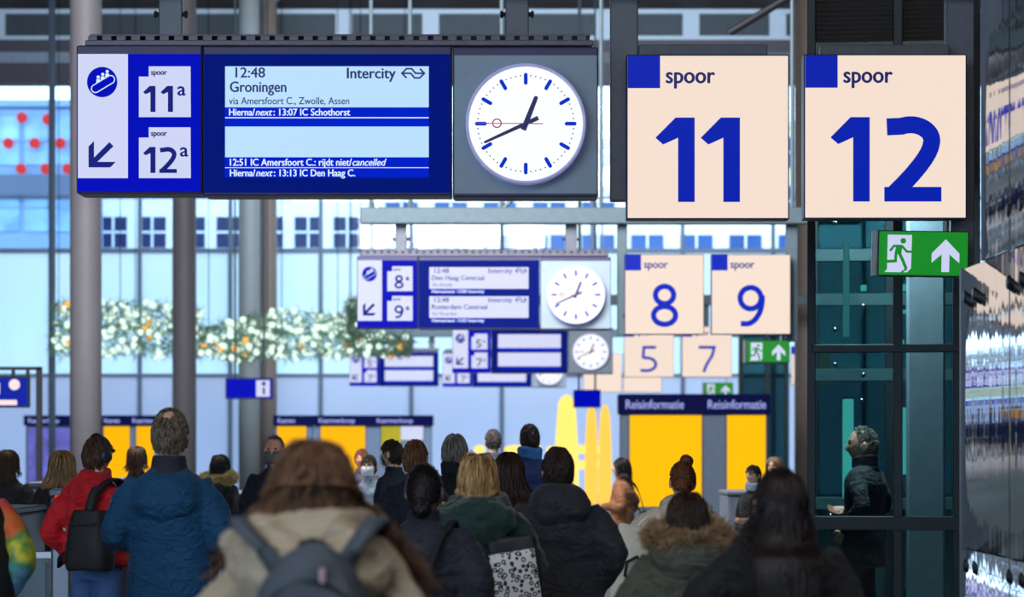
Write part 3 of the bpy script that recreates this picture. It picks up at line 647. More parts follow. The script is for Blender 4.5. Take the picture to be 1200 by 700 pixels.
hung_sign(672, 704, 457, 478, 66, M_blue, 'information_sign', 'small plain blue hanging sign above the glowing yellow arch', 'sign')
sg = hung_sign(-30, 34, 441, 478, 45, mat('blue_screen', (0, 8, 50), .5, spec=.05, emit=(10, 36, 170), es=.8, var=.3, vscale=2), 'information_screen', 'blue information screen in a dark frame at the picture edge, over the fare gates', 'screen', frame=M_dark, poles=())
q = MB(); T = lambda u, v, d: ((u-CX)*45/F-sg.location.x, d, CZ+(HY-v)*45/F-sg.location.z)
disc(q, T, 17, 451, 6.5, -.012, 20); rect(q, T, -8, 20, 469, 475, -.012, .002); rect(q, T, -8, 0, 449, 462, -.012, .002); q.build('screen_graphic', mat('pale_pink_glow', (80, 70, 70), .4, emit=(255, 226, 226), es=.9, var=0), sg)
sf = empty('screen_frame', (fx(46, 45.3), 45.3, 0), label='dark steel portal frame holding the blue information screen', cat='frame')
MB().bbox(-.05, .05, -.06, .06, 0, fz(430, 45.3), .01).build('upright', M_dark, sf); MB().bbox(fx(-60, 45.3)-fx(46, 45.3), .05, -.06, .06, fz(434, 45.3), fz(430, 45.3), .01).build('top_beam', M_dark, sf)
for x in (16, 33): MB().bbox(fx(x, 45.3)-fx(46, 45.3)-.03, fx(x, 45.3)-fx(46, 45.3)+.03, -.06, .0, fz(441, 45.3), fz(433, 45.3), .005).build('bracket', M_dark, sf)

# glowing yellow arches (lit decoration in front of the far facade)
M_gold = glow('golden_glow', (255, 222, 110), 1.3); M_gold2 = glow('amber_glow', (255, 200, 80), 1.2)
Y = 76; ga = empty('light_arch', (fx(684, Y), Y, 0), label='glowing yellow decoration of tall tapered lit pillars and cross bars', cat='light decoration'); gx = lambda px: fx(px, Y)-ga.location.x
for px, py, r, mm in ((664, 463, .34, M_gold), (693, 476, .19, M_gold2), (709, 475, .19, M_gold2)):
    zt_ = fz(py, Y); MB().lathe([(r*1.0, .0), (r*1.05, .6), (r*1.05, 1.2), (r*.95, 2.0), (r*.75, zt_-.25), (r*.4, zt_-.05), (.05, zt_)], (gx(px), 0, 0), 24).build('lit_pillar', mm, ga, True)
for py in (527, 545): MB().bbox(gx(664), gx(709), -.1, .1, fz(py+5, Y), fz(py-5, Y), .04).build('lit_bar', M_gold, ga)
for k, (px, py) in enumerate([(562, 527), (604, 527), (628, 526), (646, 528), (670, 552)]):
    Y = 70; o = empty('string_lamp', P(px, py, Y), label=['glowing yellow lamp beside the short grey haired man', 'glowing yellow lamp on one side of the man in the navy coat', 'glowing yellow lamp touching the coat of the navy coated man', 'glowing yellow lamp above the dark grey jacket', 'low glowing yellow lamp under the arches'][k], cat='lamp')
    w = (.16, .32, .16, .14, .2)[k]; MB().sphere((0, 0, 0), (w, .12, .12), 16, 10).build('globe', M_gold, o, True); MB().tube([(0, 0, -.1), (0, 0, -o.location.z)], .03).build('stand', M_frame2, o); MB().lathe([(.2, -o.location.z), (.2, .05-o.location.z), (.03, .1-o.location.z)]).build('base', M_frame2, o)

# ------------------------------------------------------------------ hanging garland with lights
def tufts(pts, nrm, ln, w, seed=0):
    """Three-sided tapering sprigs at pts along nrm."""
    rg = np.random.default_rng(seed); n = len(pts); nrm = nrm/np.linalg.norm(nrm, axis=1)[:, None]
    a = rg.normal(size=(n, 3)); u = np.cross(nrm, a); u /= np.linalg.norm(u, axis=1)[:, None]; v = np.cross(nrm, u)
    ln = np.broadcast_to(ln, (n,))[:, None]; mid = pts+nrm*ln*.5+a*ln*.06
    V = np.concatenate([np.stack([p0+r*(u*math.cos(t)+v*math.sin(t)) for t in (0, 2.1, 4.2)], 1) for p0, r in ((pts, w), (mid, w*.75))]+[(pts+nrm*ln+a*ln*.16)[:, None]], 1)
    f = [(0, 1, 4, 3), (1, 2, 5, 4), (2, 0, 3, 5), (3, 4, 6), (4, 5, 6), (5, 3, 6)]
    b = (np.arange(n)*7)
    F4 = [tuple(int(i+o) for i in q) for o in b for q in f]
    return V.reshape(-1, 3), F4
M_needle = mat('pine_green', (132, 170, 150), .7, var=.4, vscale=5); M_bulb = glow('warm_white_bulb', (222, 248, 232), 1.35); M_bulb2 = glow('amber_bulb', (255, 190, 80), 1.2)
bulb_me = MB().sphere((0, 0, 0), .085, 10, 8).mesh('light_bulb', M_bulb, True); bulb_me2 = MB().sphere((0, 0, 0), .085, 10, 8).mesh('light_bulb', M_bulb2, True)
def garland(px0, px1, top, bot, Y, nb, label, seed):
    rg = np.random.default_rng(seed); o = empty('light_garland', P((px0+px1)/2, (top(.5)+bot(.5))/2, Y), label=label, cat='garland', group=None); L = np.array(o.location)
    def pts(n):
        t = rg.random(n); a = rg.random(n); X = (px0+(px1-px0)*t-CX)*Y/F; v = np.array([top(x) for x in t])*(1-a)+np.array([bot(x) for x in t])*a
        return np.stack([X, Y+rg.uniform(-.45, .45, n), CZ+(HY-v)*Y/F], 1)-L
    q = pts(1150); d = rg.normal(size=(1150, 3)); d[:, 2] -= .3; v, f = tufts(q, d, rg.uniform(.12, .3, 1150), .016, seed)
    fo = MB(); fo.add(v, f); fo.tube([(-(px1-px0)/2*Y/F, 0, .1), (0, .05, 0), ((px1-px0)/2*Y/F, 0, .1)], .05); fo.build('foliage', M_needle, o)
    for i, b in enumerate(pts(nb)):
        l = bpy.data.objects.new('light_bulb', bulb_me2 if rg.random() < .08 else bulb_me); link(l, o); l.location = b
    for x in (-.4, .4): MB().tube([(x*(px1-px0)*Y/F, 0, .1), (x*(px1-px0)*Y/F, 0, 17.4-L[2])], .012, 5).build('cable', M_dark, o)
garland(60, 150, lambda t: 353, lambda t: 417, 68.2, 80, 'dense garland of white lights hanging around the thickest grey column', 1)
garland(150, 236, lambda t: 353+8*t, lambda t: 418, 69.6, 75, 'dense garland of white lights hanging across the second grey column', 2)
garland(236, 322, lambda t: 384-20*t, lambda t: 414+10*math.sin(t*3), 68.2, 85, 'garland of white lights dipping low in front of the grey-green column', 3)
garland(322, 404, lambda t: 363+6*t, lambda t: 422-4*t, 69.6, 85, 'garland of white lights between the brownish column and the second board', 4)
garland(404, 482, lambda t: 384+10*t, lambda t: 417, 68.2, 40, 'garland of white lights tucked behind the bottom of the second board', 5)
garland(408, 424, lambda t: 352, lambda t: 392, 66.9, 10, 'short dark garland end hanging just beside the second direction sign', 6)

# ------------------------------------------------------------------ fare gates
def fare_gate(px, py, Y, w, dep, label, arm=0, red=False, col=(120, 130, 146)):
    x, _, zt = P(px, py, Y); o = empty('fare_gate', (x, Y, 0), label=label, cat='fare gate'); mm = mat('gate_steel_%d' % col[0], col, .4, .5)
    MB().bbox(-w, w, 0, dep, 0, zt*.96, .02).build('pillar', mm, o); MB().bbox(-w-.012, w+.012, -.015, dep+.015, zt*.96, zt, .012).build('reader_top', M_frame, o)
    if red: MB().bbox(-w*.55, w*.5, -.02, 0, zt-.19, zt-.05, .004).build('red_display', glow('red_led', (255, 52, 20), 1.1), o)
    if arm:
        MB().bbox(min(0, arm), max(0, arm), dep*.4, dep*.4+.03, zt*.62, zt*.66, .005).build('top_rail', M_steel, o)
        MB().box(min(w*(1 if arm > 0 else -1), arm), max(w*(1 if arm > 0 else -1), arm), dep*.4+.01, dep*.4+.02, .25, zt*.62).build('gate_flap', glass('gate_glass', (200, 220, 230), .06), o)
    return o
fare_gate(71, 573, 19, .075, 1.2, 'slim grey fare gate pillar with red lit display, beside the man in red', -.5, True)
fare_gate(-6, 596, 20.1, .16, 1.3, 'low grey fare gate near the picture edge behind the colourful sleeve', -.4)
fare_gate(50, 565, 26, .14, 1.3, 'wide pale fare gate just in front of the blonde woman in black', -.7)
fare_gate(150, 560, 30, .12, 1.3, 'fare gate hidden behind the red jacket', .6)
fare_gate(275, 577, 27, .30, 1.2, 'broad fare gate between the blue jacket and the suited man', -.5, col=(150, 165, 185))
fare_gate(702, 606, 27, .10, 1.2, 'white fare gate pillar beside the woman in the rust sweater', -.4, col=(220, 226, 236))
fare_gate(745, 640, 25, .07, 1.1, 'small pale fare gate pillar behind the beige shopping bag', .4, col=(200, 206, 216))
fare_gate(868, 576, 30, .15, 1.2, 'grey fare gate at the feet of the dark clothed couple', -.7)
# ------------------------------------------------------------------ people
def sn(p, freq, seed, stretch=(1, 1, 1)):
    rg = np.random.default_rng(seed); out = np.zeros(len(p)); q = p*np.array(stretch)
    for i in range(7):
        k = rg.normal(size=3); k = k/np.linalg.norm(k)*freq*rg.uniform(.6, 1.6); out += np.sin(q@k+rg.uniform(0, 6.28)+1.3*np.sin(q@(k[[1, 2, 0]]*.7)))
    return out/4.
def remesh(mb, voxel, mats, name, it=6, post=None):
    me = mb.mesh('t'); o = bpy.data.objects.new('t', me); COL.objects.link(o)
    r = o.modifiers.new('r', 'REMESH'); r.mode = 'VOXEL'; r.voxel_size = voxel; r.use_smooth_shade = True
    if it: s = o.modifiers.new('s', 'SMOOTH'); s.iterations = it; s.factor = .5
    me2 = bpy.data.meshes.new_from_object(o.evaluated_get(bpy.context.evaluated_depsgraph_get())); bpy.data.objects.remove(o); bpy.data.meshes.remove(me)
    me2.name = name; me2.materials.clear()
    for m in mats: me2.materials.append(m)
    n = len(me2.vertices); co = np.empty(n*3); me2.vertices.foreach_get('co', co); co = co.reshape(-1, 3)
    if post:
        nr = np.empty(n*3); me2.vertices.foreach_get('normal', nr); co = co+nr.reshape(-1, 3)*post(co)[:, None]
        me2.vertices.foreach_set('co', co.ravel())
    me2.polygons.foreach_set('use_smooth', [True]*len(me2.polygons)); me2.update()
    return me2, co
def scale_me(me, k):
    n = len(me.vertices); co = np.empty(n*3); me.vertices.foreach_get('co', co); me.vertices.foreach_set('co', co*k); me.update()
def spline(pts, n):
    pts = np.array(pts, float); P_ = np.vstack([2*pts[0]-pts[1], pts, 2*pts[-1]-pts[-2]]); out = []
    for i in range(len(pts)-1):
        a, b, c, d = P_[i:i+4]
        for t in np.linspace(0, 1, n, endpoint=False): out.append(.5*((2*b)+(-a+c)*t+(2*a-5*b+4*c-d)*t*t+(-a+3*b-3*c+d)*t**3))
    out.append(pts[-1]); return np.array(out)
def limb(mb, pts, rad, n=14):
    q = spline([tuple(p)+(r,) for p, r in zip(pts, rad)], 6); mb.tube([tuple(x[:3]) for x in q], [x[3] for x in q], n)
def ring(z, rx, ry, cy=0, cx=0, n=32, e=2.3, tilt=0):
    out = []
    for k in range(n):
        a = 2*math.pi*k/n; c, s = math.cos(a), math.sin(a); x = rx*math.copysign(abs(c)**(2/e), c); y = ry*math.copysign(abs(s)**(2/e), s)
        out.append((cx+x, cy+y, z+tilt*y))
    return out
HC = np.array((0, .015, 1.632))
def head(mb, yaw, hs=1.0, pitch=0):
    n, m_ = 56, 44; rings = []; cy, sy = math.cos(yaw), math.sin(yaw)
    def pt(x, y, z):
        x, y, z = x*hs, y*hs, z*hs; y, z = y*math.cos(pitch)+z*math.sin(pitch), -y*math.sin(pitch)+z*math.cos(pitch)
        return (HC[0]+x*cy-y*sy, HC[1]+x*sy+y*cy, HC[2]+z)
    for i in range(m_+1):
        a = math.pi*(i+.02*(i == 0)-.02*(i == m_))/m_; q = []
        for k in range(n):
            b = 2*math.pi*k/n; nx, ny, nz = math.sin(a)*math.cos(b), math.sin(a)*math.sin(b), -math.cos(a)
            x, y, z = .076*nx, .097*ny, .118*nz
            if nz < 0:
                t = -nz; x *= 1-.30*t**2; y *= (1-.38*t) if ny < 0 else (1-.04*t)
            if ny > 0:
                G = lambda dx, dz, sx, sz: math.exp(-(dx/sx)**2-(dz/sz)**2); ax = abs(x)
                y += .024*G(x, z+.026, .012, .018)+.012*G(x, z, .009, .022)-.010*G(ax-.031, z-.012, .014, .010)+.005*G(ax-.03, z-.034, .02, .008)
                y += .007*G(x, z+.060, .018, .006)+.006*G(x, z+.072, .015, .006)-.003*G(x, z+.066, .02, .003)+.010*G(x, z+.100, .018, .014)+.003*G(ax-.045, z+.02, .015, .015)
            q.append(pt(x, y, z))
        rings.append(q)
    mb.loft(rings)
    for s in (-1, 1):
        mb.loft([[pt(s*(.074+dx+.008*math.sin(b)*0), -.008+r*.75*math.cos(b)-dx*.4, -.012+r*1.15*math.sin(b)) for b in [2*math.pi*k/14 for k in range(14)]] for dx, r in ((0, .016), (.006, .028), (.013, .030), (.017, .024))])
    return pt
def hand(mb, wrist, d, n, side, curl=.5, k=1.0):
    w = Vector(wrist); d = Vector(d).normalized(); n = Vector(n); n = (n-d*n.dot(d)).normalized(); s = d.cross(n)*side   # s towards the thumb
    def el(o, a, b): return [tuple(w+d*o*k+s*a*k*math.cos(t)+n*b*k*math.sin(t)) for t in [2*math.pi*i/12 for i in range(12)]]
    mb.loft([el(-.03, .026, .021), el(.0, .027, .019), el(.03, .038, .017), el(.065, .042, .015), el(.088, .040, .012), el(.094, .034, .008)])
    for i, (o, L) in enumerate(((.030, .070), (.0105, .080), (-.0095, .074), (-.029, .058))):
        p = w+d*.080*k+s*o*k; a = curl*.55; pts = [p]; dd = d
        for f in (.45, .32, .25):
            a2 = a; dd = (d*math.cos(a2)+n*math.sin(a2)+s*(o*1.2)); p = p+dd.normalized()*L*f*k; pts.append(p); a += curl*.8
        mb.tube([tuple(x) for x in pts], [.0095*k, .0088*k, .008*k, .0062*k], 8)
    p = w+d*.022*k+s*.03*k; q1 = p+(d*.5+s*.75+n*.25)*.035*k; q2 = q1+(d*.85+s*.25+n*.4)*.030*k; q3 = q2+(d*.9+n*.4)*.024*k
    mb.tube([tuple(x) for x in (p, q1, q2, q3)], [.014*k, .012*k, .010*k, .007*k], 8)

def locks(n, length, rad, head_off=.0, vol=(.02, .25), wave=(0, 30), part='centre', prox=(), spread=0, seed=0, K=14, hs=1.0, grav=1.0, late=0, pull=0, flat=0, lim=None, swirl=None, side_bias=0, cut=None, bald=2):
    rg = np.random.default_rng(seed); R = np.array((.078, .099, .118))*hs
    d = rg.normal(size=(n*6, 3)); d /= np.linalg.norm(d, axis=1)[:, None]
    zmin = np.interp(d[:, 1], [-1, -.35, .1, .45, 1], lim or [-.62, -.45, .0, .36, .62]); d = d[(d[:, 2] > zmin) & (d@np.array((0, -.5, .866)) < bald+rg.uniform(-.05, .03, len(d)))][:n]; n = len(d)
    if abs(side_bias) > 1: d = d[d[:, 0]*side_bias > -.05]; n = len(d)
    p = HC+R*d*1.01; nn = d/R; nn /= np.linalg.norm(nn, axis=1)[:, None]
    if part == 'centre': bk = np.clip((-d[:, 1]+.1)/.5, 0, 1); f = np.stack([(np.sign(d[:, 0]+rg.normal(size=n)*.06+side_bias))*(.75-.55*bk)+d[:, 0]*.5*bk, -.35-.35*bk, -.4-.3*bk], 1)
    elif part == 'back': f = np.array((0, -1.0, .1))-0*d
    elif part == 'up': f = np.array((0, -.45, 1.0))*1.0-d*.0
    else: f = d-np.array((0, -.45, .9)); f[:, 1] -= .1
    f = f-nn*(np.sum(f*nn, 1))[:, None]; f /= np.linalg.norm(f, axis=1)[:, None]+1e-6; f += rg.normal(size=(n, 3))*.12
    L = length*rg.uniform(.75, 1.05, n); v = rg.uniform(vol[0], vol[1], n); path = [p]; dirv = f+nn*.05
    for s in range(1, K+1):
        t = s/K; a = min(1, s*length/K/.04); g = np.stack([-pull*np.clip(p[:, 0]/.1, -1, 1), np.full(n, -.05-pull*.6), np.full(n, -1.0)], 1)*grav
        out = np.zeros((n, 3)); out[:, 0] = np.clip(p[:, 0]/.06, -1, 1)*(spread*(1-t)+late*t)
        dirv = dirv*(.78-.25*a*(grav > 0))+g*.34*a+out*.3+rg.normal(size=(n, 3))*.05; dirv /= np.linalg.norm(dirv, axis=1)[:, None]
        p = p+dirv*(L/K)[:, None]
        for j, (c, r) in enumerate([(HC, R)]+list(prox)):
            sc = (1.02+v*min(1, t*2)) if j == 0 else (1.0+v*.12)
            q = (p-np.array(c))/(np.array(r)*1.0); mlen = np.linalg.norm(q, axis=1)/sc; ins = mlen < 1
            if j == 0:
                q = (p-HC)/R; ml = np.linalg.norm(q, axis=1); lm = 1.10+v*min(1, t*3); o_ = (ml > lm) & (p[:, 2] > HC[2]-.04); p = np.where(o_[:, None], HC+q*(lm/np.maximum(ml, 1e-6))[:, None]*R, p); q = (p-np.array(c))/np.array(r); mlen = np.linalg.norm(q, axis=1)/sc; ins = mlen < 1
            if j == 0 or not flat: p = np.where(ins[:, None], np.array(c)+q/np.maximum(mlen, 1e-6)[:, None]*np.array(r), p)
            else:
                yy = c[1]+np.where(q[:, 1] < .25, -1, 1)*r[1]*sc*np.sqrt(np.clip(1-(q[:, 0]**2+q[:, 2]**2)/sc**2, .02, 1)); p[:, 1] = np.where(ins, yy, p[:, 1])
        fr = (p[:, 1] > HC[1]+.35*R[1]) & (p[:, 2] < HC[2]+.3*R[2]) & (np.abs(p[:, 0]) < R[0]*.95)
        p = np.where(fr[:, None], np.stack([np.sign(p[:, 0])*R[0]*1.0, p[:, 1]-.02, p[:, 2]], 1), p)
        if swirl is not None: p = p+(np.array(swirl)-p)*(.5*t**3)
        if cut is not None: p[:, 2] = np.maximum(p[:, 2], cut)
        path.append(p.copy())
    A = np.stack(path, 1); t = np.linspace(0, 1, K+1)[None, :]; ph = rg.uniform(0, 6.28, (n, 1)); am = wave[0]*(t**.7)*rg.uniform(.5, 1.3, (n, 1)); fr = wave[1]*L[:, None]*rg.uniform(.8, 1.25, (n, 1))
    A[:, :, 0] += am*np.sin(fr*t+ph); A[:, :, 1] += am*np.cos(fr*t+ph*1.3)*.7
    tan = np.gradient(A, axis=1); tan /= np.linalg.norm(tan, axis=2)[:, :, None]+1e-9
    u = np.cross(tan, np.array((.3, .8, .5))); u /= np.linalg.norm(u, axis=2)[:, :, None]+1e-9; w = np.cross(tan, u)
    rr = rad*rg.uniform(.6, 1.3, (n, 1))*(1-.8*t**3); rr = rr[:, :, None]
    V = np.stack([A+rr*u, A+rr*.6*w, A-rr*u, A-rr*.6*w], 2).reshape(-1, 3); M = (K+1)*4
    base = []
    for s in range(K):
        for j in range(4): base.append((s*4+j, s*4+(j+1) % 4, s*4+4+(j+1) % 4, s*4+4+j))
    B = np.array(base)[None]+(np.arange(n)*M)[:, None, None]
    return V, B.reshape(-1, 4), np.repeat(rg.random(n), M)
def cap_shell(hs, off, lim, bald=2):
    R = np.array((.076, .097, .118))*hs; n, m_ = 40, 30; vs = []; fs = []
    for i in range(m_+1):
        a = math.pi*i/m_
        for k in range(n): b = 2*math.pi*k/n; vs.append((math.sin(a)*math.cos(b), math.sin(a)*math.sin(b), math.cos(a)))
    vs = np.array(vs); ok = vs[:, 2] > np.interp(vs[:, 1], [-1, -.35, .1, .45, 1], lim); ok &= vs@np.array((0, -.5, .866)) < bald-.02
    for i in range(m_):
        for k in range(n):
            q = (i*n+k, (i+1)*n+k, (i+1)*n+(k+1) % n, i*n+(k+1) % n)
            if all(ok[j] for j in q): fs.append(q)
    return HC+vs*R*off, np.array(fs)
LIM = [-.62, -.45, .0, .36, .62]
def hair_mat(name, c0, c1, rough=.42):
    if name in MATS: return MATS[name]
    m = bpy.data.materials.new(name); m.use_nodes = True; nt = m.node_tree; p = nt.nodes['Principled BSDF']
    a = nt.nodes.new('ShaderNodeAttribute'); a.attribute_name = 'strand'; r = nt.nodes.new('ShaderNodeValToRGB'); nt.links.new(a.outputs['Fac'], r.inputs[0]); nt.links.new(r.outputs[0], p.inputs['Base Color'])
    r.color_ramp.elements[0].color = (*lin(c0), 1); r.color_ramp.elements[1].color = (*lin(c1), 1); p.inputs['Roughness'].default_value = rough; p.inputs['Specular IOR Level'].default_value = .35
    MATS[name] = m; return m
def hair_obj(name, m, parts, k, parent, hyaw=0):
    V = np.concatenate([q[0] for q in parts]); F_ = []; o = 0; S = []
    for v, f, *s in parts: F_ += [tuple(int(x)+o for x in q) for q in f]; o += len(v); S.append(s[0] if s else np.full(len(v), .2))
    c, s = math.cos(hyaw), math.sin(hyaw); X = V-HC; V = np.stack([X[:, 0]*c-X[:, 1]*s, X[:, 0]*s+X[:, 1]*c, X[:, 2]], 1)+HC
    me = bpy.data.meshes.new(name); me.from_pydata((V*k).tolist(), [], F_); me.materials.append(m)
    at = me.attributes.new('strand', 'FLOAT', 'POINT'); at.data.foreach_set('value', np.concatenate(S).astype(np.float32))
    me.polygons.foreach_set('use_smooth', [True]*len(me.polygons)); me.update()
    return link(bpy.data.objects.new(name, me), parent)

ARMS = {'down': ((.255, -.03, 1.14), (.262, .05, .89)), 'front': ((.265, -.06, 1.13), (.13, .22, 1.10)), 'pocket': ((.29, -.10, 1.14), (.215, .08, .93)),
        'wide': ((.31, -.04, 1.16), (.33, .08, .93)), 'bag': ((.25, -.10, 1.14), (.20, .16, 1.10)), 'phone': ((.24, .02, 1.12), (.10, .30, 1.22)), 'hip': ((.36, -.02, 1.17), (.40, .14, 1.0))}
M_lip = mat('lip_pink', (176, 98, 92), .5); M_eye = mat('eye_dark', (40, 30, 28), .3)
FACTS = {}
def person(label, px, Y, top, yaw=0, w=1.0, skin=(214, 168, 145), coat=(60, 60, 70), trousers=(34, 36, 46), hair=None, hem=.80, arms=('front', 'front'), hood=0, collar=None, bulk=0, wr=.007, quilt=0,
           voxel=.013, hyaw=0, hs=1.0, coatname='coat', mask=None, fur=0, hoodcol=None, cmat=None, pitch=0, slim=0, hair_h=.01, shoe=(30, 28, 30), hoodz=0, neck=0, sheen=.06, scarf=None):
    H = CZ+(HY-top)*Y/F-hair_h; k = H/(1.75-neck); HC[2] = 1.632-neck; root = empty('person', ((px-CX)*Y/F, Y, 0), math.radians(yaw), label=label, cat='person'); sd = len(FACTS)+3
    M_skin = mat('skin_%d_%d' % (skin[0], skin[2]), skin, .5, var=.06, vscale=20)
    cm = cmat or mat('cloth_%d_%d_%d' % coat, coat, .75, var=.16, vscale=5, bump=.25, bscale=90, sheen=sheen, crease=9)
    tm = mat('cloth_%d_%d_%d' % trousers, trousers, .8, var=.15, vscale=6, bump=.2, bscale=120)
    # body
    b = MB(); hy = math.radians(hyaw); pt = head(b, hy, hs, pitch); limb(b, [(0, -.035, 1.38), (0, -.015, 1.47), (0, .0, 1.56)], [.066, .058, .056])
    b.loft([ring(z, rx*w, ry, cy) for z, rx, ry, cy in ((.86, .150, .095, 0), (.95, .155, .10, 0), (1.08, .132, .09, 0), (1.2, .15, .10, 0), (1.32, .160, .092, 0), (1.40, .135, .075, -.01), (1.445, .09, .06, -.02))])
    arm = []
    for s, a in zip((-1, 1), arms):
        e, wv = ARMS[a]; sh = (.178*w, -.01, 1.385); e = (e[0]+.178*(w-1), e[1], e[2]); wv = (wv[0]+.12*(w-1), wv[1], wv[2])
        P3 = [tuple((s*q[0], q[1], q[2])) for q in (sh, e, wv)]; arm.append(P3)
        mid1 = tuple((Vector(P3[0])*.5+Vector(P3[1])*.5)); mid2 = tuple((Vector(P3[1])*.5+Vector(P3[2])*.5)); limb(b, [P3[0], mid1, P3[1], mid2, P3[2]], [.043, .042, .038, .036, .026], 10)
    for s in (-1, 1): limb(b, [(s*.085, 0, .90), (s*.09, .01, .70), (s*.092, .02, .5), (s*.095, -.01, .28), (s*.098, -.02, .08)], [.082, .072, .052, .050, .036], 10)
    me, co = remesh(b, .0075 if mask is not None or Y > 18 else .010, [M_skin, M_lip, M_eye], 'body', 2)
    c = np.array([tuple(pl.center) for pl in me.polygons]); mi = np.zeros(len(c), int)
    for x in (-.031, .031): mi[np.linalg.norm((c-np.array(pt(x, .083, .012)))*np.array((1, 1, 1.6)), axis=1) < .0145] = 2
    mi[np.linalg.norm((c-np.array(pt(0, .105, -.066)))*np.array((.45, .5, 1.2)), axis=1) < .011] = 1
    me.polygons.foreach_set('material_index', mi)
    hm = MB(); hm.v = [tuple(v) for v in co]; hm.f = [tuple(pl.vertices) for pl in me.polygons]; hm.mi = list(map(int, mi)); hm.n = len(hm.v)
    for s, P3, a in zip((-1, 1), arm, arms):
        d = Vector(P3[2])-Vector(P3[1]); nrm = (-s, .2, 0) if a in ('down', 'pocket', 'wide', 'hip') else (-s*.7, -.1, .6); hand(hm, Vector(P3[2])+d.normalized()*.02, d, nrm, s if a in ('down', 'pocket', 'wide', 'hip') else -s, .55)
    me2 = hm.mesh('body', [M_skin, M_lip, M_eye], True); bpy.data.meshes.remove(me); scale_me(me2, k); link(bpy.data.objects.new('body', me2), root)
    # coat
    t = MB(); g = bulk; B = 1-slim
    prof = [(hem, .215, .155, 0), (max(hem+.1, .95), .205, .15, 0), (1.08, .192*B, .142, 0), (1.2, .198*B, .146, -.005), (1.30, .208, .145, -.008), (1.365, .205, .13, -.012), (1.41, .165, .11, -.015), (1.445, .115, .09, -.015)]
    t.loft([ring(z, (rx+g)*w, ry+g, cy, e=2.5) for z, rx, ry, cy in prof]+[ring(1.475, .085, .082, -.008), ring(1.515, .078, .080, -.004), ring(1.518, .05, .05, 0)])
    for s, P3 in zip((-1, 1), arm):
        sh, e, wv = [Vector(q) for q in P3]; en = wv+(wv-e).normalized()*.01
        limb(t, [sh-Vector((s*.04, 0, -.005)), sh*.55+e*.45, e, e*.5+wv*.5, en], [.078+g*.6, .075+g*.6, .070+g*.5, .062+g*.4, .050+g*.3])
    def post(q):
        o = 1.7*wr*(sn(q, 16, sd, (1, 1, 1.6))*.8+sn(q, 34, sd+1, (1, 1, .8))*.45-.5*np.abs(sn(q, 22, sd+2, (.6, .6, 1.8))))
        if quilt: o = o+quilt*(np.abs(np.sin(q[:, 2]*math.pi/.085+sn(q, 6, sd)*.35))**.5-.6)
        return o
    me, co = remesh(t, voxel, [cm], coatname, 6, post); scale_me(me, k); co_ = link(bpy.data.objects.new(coatname, me), root)
    if collar:
        q = MB(); q.loft([ring(1.43, .118, .10, -.02), ring(1.47, .092, .090, -.012), ring(1.528, .084, .088, -.01), ring(1.538, .068, .074, -.005), ring(1.49, .060, .066, 0), ring(1.43, .095, .08, -.02), ring(1.43, .118, .10, -.02)], caps=False)
        me, _ = remesh(q, .009, [mat('collar_%d_%d' % (collar[0], collar[2]), collar, .8, bump=.2)], 'collar', 3, lambda z: .004*sn(z, 30, sd)); scale_me(me, k); link(bpy.data.objects.new('collar', me), co_)
    if scarf:
        q = MB()
        for j in range(3): q.lathe([(.0, 0)]) if 0 else limb(q, [(.085*math.cos(a), .085*math.sin(a)-.005, 1.47+.03*j+.01*math.sin(a*2)) for a in np.linspace(0, 2*math.pi, 9)], [.028]*9, 8)
        me, _ = remesh(q, .009, [mat('scarf_%d_%d' % (scarf[0], scarf[2]), scarf, .85, bump=.3)], 'scarf', 3, lambda z: .004*sn(z, 40, sd)); scale_me(me, k); link(bpy.data.objects.new('scarf', me), root)
    hoodm = mat('cloth_%d_%d_%d' % hoodcol, hoodcol, .75, var=.16, bump=.25, bscale=90, sheen=.06, crease=9) if hoodcol else cm
    prox = [((0, -.02, 1.36), (.235*w, .165+g, .11)), ((0, 0, 1.2), (.215*w, .16+g, .4))]
    if hood:
        q = MB(); h = hood; z0 = hoodz
        q.loft([ring(1.535+z0, .085, .080, -.005), ring(1.525+z0, .115*h, .105*h, -.02), ring(1.485+z0, .150*h, .125*h, -.04*h), ring(1.43+z0, .172*h, .125*h, -.075*h), ring(1.37+z0-.02*(h-1), .165*h, .100*h, -.105*h), ring(1.31-.08*(h-1)+z0, .125*h, .070*h, -.115*h), ring(1.275-.12*(h-1)+z0, .06*h, .04*h, -.105*h)])
        me, co2 = remesh(q, voxel*.8, [hoodm], 'hood', 5, lambda z: wr*2.0*(sn(z, 18, sd+5, (1, 1, 1.5))+.5*sn(z, 40, sd+6)-.4*np.abs(sn(z, 24, sd+7)))); scale_me(me, k); ho = link(bpy.data.objects.new('hood', me), co_)
        prox.append(((0, -.065*h, 1.42+z0), (.180*h, .150*h, .135*h)))
        if fur:
            rg = np.random.default_rng(sd); a = rg.uniform(0, 6.283, 5200); ph = rg.uniform(0, 6.283, 5200)
            cx, cy, cz = .155*h*np.cos(a), -.03-.10*h*np.sin(a)*1.0, 1.50+z0-.035*(np.sin(a))
            rr = .040; nrm = np.stack([np.cos(ph)*np.cos(a), -np.cos(ph)*np.sin(a), np.sin(ph)], 1); pts = np.stack([cx, cy, cz], 1)+nrm*rr
            v, f = tufts(pts, nrm+rg.normal(size=nrm.shape)*.45, rg.uniform(.03, .06, 5200), .0035, sd); fm = MB(); fm.add(v, f)
            fm.tube([(.155*h*math.cos(x), -.03-.10*h*math.sin(x), 1.50+z0-.035*math.sin(x)) for x in np.linspace(0, 2*math.pi, 33)], rr, 10)
            fm.v = [tuple(np.array(x)*k) for x in fm.v]; fm.build('fur_trim', mat('fur_%d_%d' % (fur[0], fur[2]), fur, .8, var=.4, vscale=14), ho)
            prox.append(((0, -.03, 1.50+z0), (.2*h, .15*h, .05)))
